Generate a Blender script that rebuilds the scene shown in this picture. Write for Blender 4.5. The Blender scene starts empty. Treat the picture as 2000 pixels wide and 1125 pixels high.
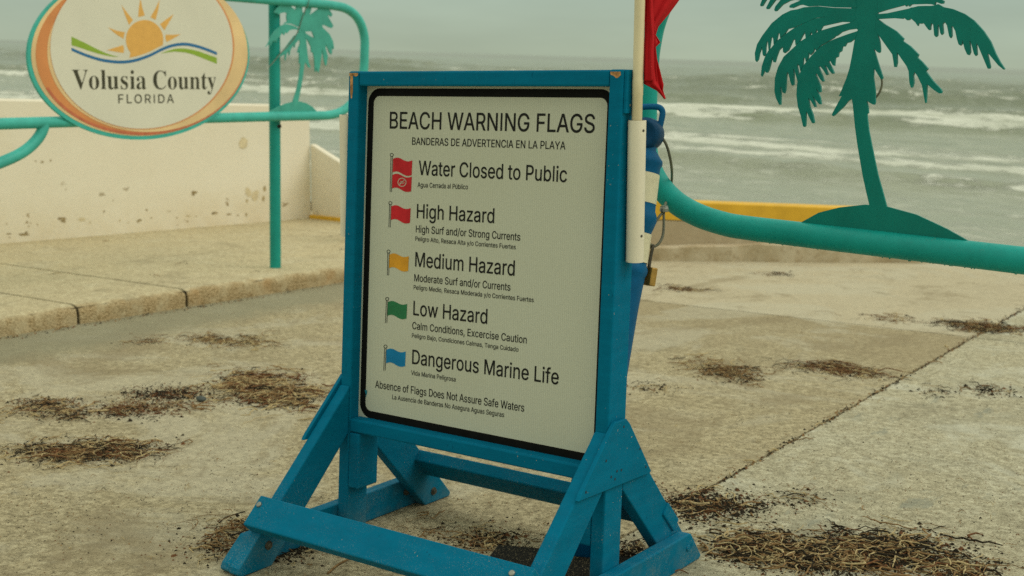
import bpy, bmesh, math, random
import numpy as np
from mathutils import Vector, Matrix, noise
from mathutils.geometry import tessellate_polygon
random.seed(7)
scene = bpy.context.scene
COL = scene.collection

# ------------------------------------------------------------------ frame of reference
# "stand frame": x along the notice board, y away from the viewer, z off the pavement, in mm.
# M turns it into the world (metres, z up): the pavement falls about 2 degrees to the left.
M = np.array([[0.9993614772, 0.0002607350, -0.0357291184], [0.0002607350, 0.9998935312, 0.0145896609], [0.0357291184, -0.0145896609, 0.9992550084]])
R = np.array([[0.8115970010, 0.5841622113, 0.0080510203], [0.0921751132, -0.1144295374, -0.9891459091], [-0.5769003870, 0.8035299571, -0.1467158874]])
CAM = np.array([2448.5458, -2574.8048, 1237.6638])
FOC = 2508.876
def S(x, y, z): return Vector((M @ np.array([x, y, z], float)) / 1000)
def plane_hit(u, v, P0, n):          # where the sight line through a photo point meets a real plane (mm)
    d = R.T @ np.array([(u - 1000) / FOC, (v - 562.5) / FOC, 1.0])
    return CAM + d * (np.dot(np.array(P0, float) - CAM, n) / np.dot(d, n))
def pave(u, v, z=0.0): return plane_hit(u, v, (0, 0, z), np.array([0, 0, 1.0]))
def at_depth(u, v, d): return CAM + R.T @ np.array([(u - 1000) / FOC * d, (v - 562.5) / FOC * d, d])

# ------------------------------------------------------------------ camera
cam = bpy.data.cameras.new('camera'); co = bpy.data.objects.new('camera', cam); COL.objects.link(co)
W3 = M @ R.T
cm = Matrix(((W3[0][0], -W3[0][1], -W3[0][2], 0), (W3[1][0], -W3[1][1], -W3[1][2], 0), (W3[2][0], -W3[2][1], -W3[2][2], 0), (0, 0, 0, 1)))
cm.translation = S(*CAM); co.matrix_world = cm
cam.sensor_width = 36; cam.lens = FOC / 2000 * 36; cam.clip_start = .05; cam.clip_end = 20000
cam.dof.use_dof = True; cam.dof.focus_distance = 3.2; cam.dof.aperture_fstop = 5.0
scene.camera = co

# ------------------------------------------------------------------ sky, sun, exposure
SUN_EL, SUN_AZ = 42, 68               # azimuth from +y towards +x
w = bpy.data.worlds.new('World'); scene.world = w; w.use_nodes = True
nt = w.node_tree; nt.nodes.clear(); N = nt.nodes.new; L = nt.links.new
out = N('ShaderNodeOutputWorld'); mixs = N('ShaderNodeMixShader'); b1 = N('ShaderNodeBackground'); b2 = N('ShaderNodeBackground')
sky = N('ShaderNodeTexSky'); sky.sky_type = 'NISHITA'; sky.sun_disc = False
sky.sun_elevation = math.radians(SUN_EL); sky.sun_rotation = math.radians(SUN_AZ); sky.air_density = 2; sky.dust_density = 5
L(sky.outputs[0], b1.inputs[0]); b1.inputs[1].default_value = .08
tc = N('ShaderNodeTexCoord'); sep = N('ShaderNodeSeparateXYZ'); L(tc.outputs['Generated'], sep.inputs[0])
ramp = N('ShaderNodeValToRGB'); L(sep.outputs[2], ramp.inputs[0])
cr = ramp.color_ramp; cr.elements[0].position = 0; cr.elements[0].color = (.425, .495, .370, 1)
cr.elements[1].position = 1; cr.elements[1].color = (1.20, 1.22, 1.04, 1)
e = cr.elements.new(.05); e.color = (.405, .505, .415, 1)
e = cr.elements.new(.25); e.color = (.65, .72, .60, 1)
mp = N('ShaderNodeMapping'); mp.inputs['Scale'].default_value = (2.2, 2.2, 14); L(tc.outputs['Generated'], mp.inputs[0])
cn = N('ShaderNodeTexNoise'); cn.inputs['Scale'].default_value = 1.6; cn.inputs['Detail'].default_value = 5; L(mp.outputs[0], cn.inputs[0])
mr = N('ShaderNodeMapRange'); mr.inputs[1].default_value = .25; mr.inputs[2].default_value = .75; mr.inputs[3].default_value = .86; mr.inputs[4].default_value = 1.12; L(cn.outputs[0], mr.inputs[0])
vm = N('ShaderNodeVectorMath'); vm.operation = 'SCALE'; L(ramp.outputs[0], vm.inputs[0]); L(mr.outputs[0], vm.inputs['Scale'])
L(vm.outputs[0], b2.inputs[0]); b2.inputs[1].default_value = 1.0
mixs.inputs[0].default_value = .93; L(b1.outputs[0], mixs.inputs[1]); L(b2.outputs[0], mixs.inputs[2]); L(mixs.outputs[0], out.inputs[0])
sl = bpy.data.lights.new('sun', 'SUN'); sl.energy = .9; sl.angle = math.radians(35); sl.color = (1, .94, .84)
so = bpy.data.objects.new('sun', sl); COL.objects.link(so)
sd = Vector((math.cos(math.radians(SUN_EL)) * math.sin(math.radians(SUN_AZ)), math.cos(math.radians(SUN_EL)) * math.cos(math.radians(SUN_AZ)), math.sin(math.radians(SUN_EL))))
so.rotation_euler = sd.to_track_quat('Z', 'Y').to_euler()
scene.cycles.use_denoising = False
scene.view_settings.view_transform = 'Standard'; scene.view_settings.look = 'None'
scene.view_settings.exposure = 0; scene.view_settings.gamma = 1; scene.view_settings.use_curve_mapping = False

# ------------------------------------------------------------------ materials
class NB:
    """short hand for building a node material in object coordinates"""
    def __init__(s, name, rough=.6, spec=.4, metal=0):
        s.m = bpy.data.materials.new(name); s.m.use_nodes = True; s.t = s.m.node_tree
        s.b = s.t.nodes['Principled BSDF']; s.b.inputs['Roughness'].default_value = rough
        s.b.inputs['Specular IOR Level'].default_value = spec; s.b.inputs['Metallic'].default_value = metal
        s.tc = s.t.nodes.new('ShaderNodeTexCoord'); s.co = s.tc.outputs['Object']
    def n(s, k): return s.t.nodes.new(k)
    def l(s, a, b): s.t.links.new(a, b)
    def set(s, sock, v):
        if hasattr(v, 'is_output'): s.l(v, sock)
        elif isinstance(v, tuple) and len(v) == 3 and sock.type == 'RGBA': sock.default_value = (*v, 1)
        else: sock.default_value = v
    def map(s, scale=(1, 1, 1), rot=(0, 0, 0)):
        q = s.n('ShaderNodeMapping'); q.inputs['Scale'].default_value = scale; q.inputs['Rotation'].default_value = rot; s.l(s.co, q.inputs[0]); return q.outputs[0]
    def noise(s, scale, detail=4, rough=.6, vec=None, dist=0):
        q = s.n('ShaderNodeTexNoise'); q.inputs['Scale'].default_value = scale; q.inputs['Detail'].default_value = detail
        q.inputs['Roughness'].default_value = rough; q.inputs['Distortion'].default_value = dist; s.l(vec or s.co, q.inputs[0]); return q.outputs[0]
    def voro(s, scale, vec=None, feat='F1'):
        q = s.n('ShaderNodeTexVoronoi'); q.feature = feat; q.inputs['Scale'].default_value = scale; s.l(vec or s.co, q.inputs[0]); return q.outputs
    def rng(s, v, a, b, c=0., d=1.):
        q = s.n('ShaderNodeMapRange'); s.set(q.inputs[0], v)
        for i, k in enumerate((a, b, c, d)): q.inputs[i + 1].default_value = k
        return q.outputs[0]
    def math(s, op, a, b=0.):
        q = s.n('ShaderNodeMath'); q.operation = op; s.set(q.inputs[0], a); s.set(q.inputs[1], b); return q.outputs[0]
    def mix(s, f, a, b, mode='MIX'):
        q = s.n('ShaderNodeMix'); q.data_type = 'RGBA'; q.blend_type = mode; s.set(q.inputs[0], f); s.set(q.inputs[6], a); s.set(q.inputs[7], b); return q.outputs[2]
    def axis(s, i):
        q = s.n('ShaderNodeSeparateXYZ'); s.l(s.co, q.inputs[0]); return q.outputs[i]
    def col(s, v): s.set(s.b.inputs['Base Color'], v); return s
    def rough(s, v): s.set(s.b.inputs['Roughness'], v); return s
    def bump(s, h, strength=.3, dist=.002):
        q = s.n('ShaderNodeBump'); q.inputs['Strength'].default_value = strength; q.inputs['Distance'].default_value = dist; s.l(h, q.inputs['Height']); s.l(q.outputs[0], s.b.inputs['Normal']); return s

def plain(name, c, rough=.6, spec=.4, var=.15, metal=0, scale=25, bump=0):
    k = NB(name, rough, spec, metal); nz = k.noise(scale, 5)
    k.col(k.mix(k.rng(nz, .35, .7), tuple(x * (1 - var) for x in c), tuple(min(1, x * (1 + var)) for x in c)))
    if bump: k.bump(k.noise(scale * 8, 3), .4, bump)
    return k.m

def wood(name, c, dusty=.6):
    k = NB(name, .62, .05)
    g = k.noise(6, 6, .7, k.map((1, 1, 5)))
    a = k.mix(k.rng(g, .35, .65), tuple(x * .90 for x in c), tuple(x * 1.08 for x in c))
    fine = k.noise(55, 4, .7)
    a = k.mix(k.rng(fine, .52, .66, 0, .16), a, (c[0] + .006, c[1] * 1.35, c[2] * 1.2))
    low = k.rng(k.axis(2), .02, .34, 1, 0)                         # sand splashed on the lower timbers
    spk = k.rng(k.noise(420, 2, .5), .60, .68)
    pat = k.rng(k.noise(9, 5), .42, .60)
    a = k.mix(k.math('MULTIPLY', k.math('MULTIPLY', spk, pat), k.math('MULTIPLY', low, dusty)), a, (.36, .36, .25))
    film = k.rng(k.axis(2), .0, .13, .22, 0)
    a = k.mix(k.math('MULTIPLY', film, k.rng(k.noise(14, 5), .42, .62)), a, (.20, .22, .15))
    chip = k.rng(k.noise(130, 3, .6), .69, .71); line = k.rng(k.noise(5, 3), .54, .60)
    a = k.mix(k.math('MULTIPLY', chip, line), a, (.42, .36, .22))
    dk = k.rng(k.noise(90, 3, .7, k.map((1, 1, .35))), .66, .72, 0, .6); a = k.mix(dk, a, (0, c[1] * .35, c[2] * .4))
    k.col(a); k.rough(k.rng(fine, .4, .6, .5, .75)); k.bump(k.noise(120, 5, .7, k.map((1, 1, .25))), .35, .0012)
    return k.m

def teal(name, c, dirt=.5):
    k = NB(name, .5, .22)
    g = k.noise(7, 6, .65)
    a = k.mix(k.rng(g, .3, .7), tuple(x * .82 for x in c), tuple(min(1, x * 1.15) for x in c))
    spk = k.rng(k.noise(160, 3, .6), .66, .74, 0, dirt); a = k.mix(spk, a, (c[0] * .4 + .02, c[1] * .45, c[2] * .4))
    ru = k.rng(k.noise(38, 4, .7), .70, .76, 0, dirt); a = k.mix(ru, a, (.16, .09, .035))
    k.col(a); k.rough(k.rng(k.noise(60, 4), .3, .7, .34, .58)); k.bump(k.noise(180, 4), .25, .0008)
    return k.m

def concrete(name, c1, c2, c3, streak=(1, 1, 1), dirt=.7, agg=.5):
    k = NB(name, .92, .15)
    big = k.noise(.5, 6, .65, dist=.5); mid = k.noise(2.6, 8, .72, k.map(streak), dist=.7); fine = k.noise(30, 9, .82); grit = k.noise(150, 4, .75); sm = k.noise(9, 8, .78, dist=.3)
    a = k.mix(k.rng(big, .40, .60), c1, c2)
    a = k.mix(k.rng(mid, .50, .66, 0, .8), a, c3)
    a = k.mix(k.rng(sm, .48, .64, 0, .55), a, tuple(x * .66 for x in c1))
    a = k.mix(k.rng(fine, .47, .58, 0, agg), a, tuple(x * .50 for x in c1))
    a = k.mix(k.rng(fine, .49, .39, 0, .50), a, tuple(min(.75, x * 1.35) for x in c3))
    a = k.mix(k.rng(grit, .53, .62, 0, .55), a, tuple(min(.7, x * 1.5) for x in c2))
    a = k.mix(k.rng(grit, .46, .37, 0, .75), a, tuple(x * .42 for x in c1))
    sp = k.math('MULTIPLY', k.rng(k.noise(60, 4, .75), .575, .63, 0, dirt), k.rng(sm, .42, .58)); a = k.mix(sp, a, (.055, .042, .022))
    st = k.math('MULTIPLY', k.rng(k.noise(1.3, 6, .7, dist=1.2), .53, .66, 0, .6), k.rng(k.noise(14, 6, .8), .40, .58)); a = k.mix(st, a, tuple(x * .42 for x in c1))
    k.col(a)
    h = k.math('ADD', k.math('MULTIPLY', fine, .9), k.math('MULTIPLY', grit, .4)); k.bump(h, .9, .010)
    return k

BLUE = wood('blue_painted_wood', (.0004, .138, .240))
K = concrete('tan_concrete', (.475, .398, .238), (.41, .346, .208), (.53, .472, .315), agg=.85); 
gx = K.math('SUBTRACT', K.axis(0), K.rng(K.noise(1.1, 5), .3, .7, -.16, .16))
gut = K.math('MULTIPLY', K.rng(gx, -3.05, -2.75, 1, 0), .72)                 # grey silt stain along the gutter
pc = K.b.inputs['Base Color'].links[0].from_socket
far = K.math('ADD', K.axis(1), K.rng(K.noise(2.2, 5, .65), .3, .7, -.05, .05)); wob = K.math('ADD', K.axis(1), K.rng(K.noise(.8, 6, .65), .3, .7, -.9, .9))
pc = K.mix(K.rng(far, 4.27, 4.31, 0, .6), pc, (.56, .49, .345))           # paler, wind-scoured far part of the slab
br = K.math('MULTIPLY', K.rng(wob, 2.9, 3.9, 0, 1), K.rng(far, 4.26, 4.29, 1, 0)); pc = K.mix(K.math('MULTIPLY', br, .42), pc, (.30, .235, .135))
blot = K.rng(K.noise(.95, 7, .66, dist=1.0), .50, .57, 0, .42); pc = K.mix(blot, pc, (.52, .485, .36))
blot2 = K.rng(K.noise(1.25, 7, .7, K.map((1, 1, 1), (0, 0, 1.1)), dist=.8), .54, .62, 0, .55); pc = K.mix(blot2, pc, (.27, .215, .125))
sm_ = K.math('MULTIPLY', K.rng(K.noise(5.5, 7, .75, dist=.6), .54, .64, 0, .5), K.rng(K.noise(.6, 4), .42, .55)); pc = K.mix(sm_, pc, (.24, .19, .11))
K.col(K.mix(gut, pc, (.265, .25, .165))); CONC_A = K.m
K = concrete('grey_concrete', (.475, .418, .272), (.495, .452, .312), (.56, .53, .39), dirt=.65, agg=.65)
pc = K.b.inputs['Base Color'].links[0].from_socket
pc = K.mix(K.rng(K.noise(.9, 7, .66, dist=1.2), .49, .56, 0, .55), pc, (.62, .61, .48))
pc = K.mix(K.rng(K.noise(1.6, 7, .72, K.map((1, 1, 1), (0, 0, 2.1)), dist=1), .55, .62, 0, .5), pc, (.33, .31, .215))
pc = K.mix(K.rng(K.noise(3.1, 6, .7, K.map((2.2, .8, 1))), .60, .66, 0, .6), pc, (.25, .26, .205))
K.col(pc); CONC_B = K.m
def aggregate():
    k = concrete('kerb_aggregate', (.54, .445, .265), (.49, .41, .25), (.58, .51, .34), dirt=.5, agg=.35)
    v = k.voro(105); g = k.n('ShaderNodeNewGeometry'); q = k.n('ShaderNodeSeparateXYZ'); k.l(g.outputs['Normal'], q.inputs[0])
    pb = k.mix(k.rng(v[0], .1, .75), (.60, .46, .26), (.26, .185, .085))
    pb = k.mix(k.rng(k.noise(2.1, 4), .52, .62, 0, .55), pb, (.46, .27, .11))
    pc = k.b.inputs['Base Color'].links[0].from_socket
    ed = k.rng(k.math('ADD', k.axis(0), k.rng(k.noise(9, 5), .3, .7, -.03, .03)), -3.50, -3.455)     # worn face of the kerb
    k.col(k.mix(ed, pc, pb)); k.bump(k.mix(ed, k.noise(42, 6), v[0]), .8, .008); return k.m
CONC_K = aggregate()
def wallmat():
    k = NB('cream_wall_paint', .85, .2)
    a = k.mix(k.rng(k.noise(1.3, 6, .65), .3, .7), (.745, .675, .525), (.80, .74, .595))
    a = k.mix(k.rng(k.noise(.8, 5, .7, k.map((1, 1, 3))), .52, .72, 0, .35), a, (.62, .53, .33))
    low = k.rng(k.axis(2), .0, .40, 1, 0)
    ch = k.math('MULTIPLY', k.rng(k.noise(7, 5, .6, k.map((1, 1, 1.6))), .66, .69), k.rng(k.axis(2), .16, .62, 1, 0)); a = k.mix(ch, a, (.25, .18, .08))
    a = k.mix(k.math('MULTIPLY', k.rng(low, .0, 1, 0, .5), k.rng(k.noise(3, 6, .7), .35, .65)), a, (.60, .47, .26))
    k.col(a); k.bump(k.noise(30, 7, .75), .35, .006); return k.m
WALL = wallmat()
def lowwall():
    k = NB('bare_wall_concrete', .9, .2)
    a = k.mix(k.rng(k.noise(4, 7, .7, k.map((1, 1, .6))), .35, .65), (.40, .315, .20), (.47, .385, .255)); a = k.mix(k.rng(k.noise(9, 5, .7), .55, .66, 0, .6), a, (.56, .48, .34))
    k.col(a); k.bump(k.noise(30, 6, .7), .5, .01); return k.m
BARE = lowwall()
def sandy():
    k = NB('sandy_footing', .95, .1); a = k.mix(k.rng(k.noise(3, 7, .7), .4, .6), (.54, .46, .32), (.42, .33, .20)); a = k.mix(k.rng(k.noise(14, 6, .75), .54, .64, 0, .6), a, (.30, .22, .12)); k.col(a); k.bump(k.noise(26, 6, .75), .6, .012); return k.m
SANDY = sandy()
YELLOW = plain('yellow_kerb_paint', (.70, .40, .030), .6, .3, .12, scale=6, bump=.003)
PANEL = None
def panelmat():
    k = NB('reflective_sheet', .42, .5)
    q = k.n('ShaderNodeTexWave'); q.wave_type = 'BANDS'; q.bands_direction = 'X'; q.inputs['Scale'].default_value = 55; q.inputs['Distortion'].default_value = .6; q.inputs['Detail'].default_value = 2; k.l(k.co, q.inputs[0])
    v = k.voro(210, k.map((1, 1, 1)), 'DISTANCE_TO_EDGE')[0]
    a = k.mix(k.rng(q.outputs[0], .1, .9), (.510, .520, .405), (.570, .580, .465))
    a = k.mix(k.rng(v, .0, .12, .35, 0), a, (.42, .42, .30))
    a = k.mix(k.rng(k.noise(2.4, 5), .35, .7, 0, .3), a, (.46, .46, .32))
    sp = k.rng(k.noise(75, 3, .7), .735, .76, 0, .6); a = k.mix(sp, a, (.20, .17, .09))
    k.col(a); return k.m
PANEL = panelmat()
BLACK = plain('black_vinyl', (.007, .007, .006), .6, .08, .2)
INK = plain('black_ink', (.014, .014, .012), .6, .15, .1)
ICON_RED = plain('red_ink', (.54, .022, .028), .6, .15); ICON_YEL = plain('amber_ink', (.66, .30, .012), .5); ICON_GRN = plain('green_ink', (.012, .17, .060), .5); ICON_BLU = plain('blue_ink', (.008, .19, .40), .6, .15)
ICON_WHT = plain('pale_ink', (.50, .47, .36), .5)
PVC = plain('white_pvc', (.74, .68, .52), .4, .5, .06, scale=9)
POLE = plain('aged_pvc', (.66, .57, .35), .42, .5, .10, scale=5)
FLAG = plain('red_flag_cloth', (.46, .010, .013), .8, .15, .12, scale=12)
TEAL_R = teal('teal_pipe_paint', (.006, .30, .258)); TEAL_L = teal('pale_teal_paint', (.060, .43, .36), .25); TEAL_P = teal('teal_post_paint', (.012, .29, .24), .2)  # left gate frame and oval rim get a paler teal than pipe and post
PALM_R = teal('dark_teal_plate', (.0015, .185, .150), .15); PALM_L = teal('pale_teal_plate', (.065, .37, .295), .3)
BODY_BLUE = plain('blue_plastic', (.001, .100, .235), .5, .14, .12, scale=14); BODY_DARK = plain('dark_blue_plastic', (.001, .050, .125), .5, .18, .15)
BAND = plain('reflective_band', (.72, .66, .45), .35, .5, .08, scale=60, bump=.001)
def rubber():
    k = NB('black_rubber', .9, .08); a = k.mix(k.rng(k.noise(300, 2), .62, .68, 0, .8), (.012, .012, .010), (.30, .25, .14)); k.col(a); k.bump(k.noise(80, 5), .5, .003); return k.m
RUBBER = rubber()
GALV = plain('galvanised_steel', (.30, .31, .26), .45, .5, .2, metal=.6); RUST = plain('rusty_steel', (.095, .085, .062), .75, .3, .5, scale=90, metal=.3)
CABLE = plain('coated_cable', (.13, .13, .085), .55, .4, .2); BRASS = plain('weathered_brass', (.42, .25, .055), .5, .5, .3, metal=.5, scale=40)
BARE_WOOD = plain('bare_wood', (.46, .235, .085), .8, .2, .5, scale=80)
OV_WHITE = plain('sign_cream', (.70, .68, .55), .45, .4, .04, scale=3)
OV_PEACH = plain('sign_peach', (.78, .56, .28), .45, .4, .16, scale=2.2); OV_ORANGE = plain('sign_orange', (.66, .26, .085), .45, .4, .12, scale=3); OV_RED = plain('sign_coral', (.56, .16, .075), .45)
SUN_O = plain('sun_orange', (.76, .42, .10), .45, .4, .05); LEAF_G = plain('logo_green', (.27, .42, .04), .45, .4, .05); WAVE_B = plain('logo_blue', (.02, .15, .34), .45, .4, .05); DARK_T = plain('logo_dark', (.050, .048, .024), .5)
TW = [plain('straw_pale', (.44, .34, .17), .85, .2, .3, scale=60), plain('straw_brown', (.24, .145, .06), .85, .2, .4, scale=60), plain('weed_red_brown', (.15, .065, .025), .85, .2, .4, scale=60), plain('weed_black', (.026, .019, .010), .9, .2, .4, scale=60)]
JOINT = plain('joint_dirt', (.05, .038, .02), .95, .1, .5, scale=40)

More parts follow.
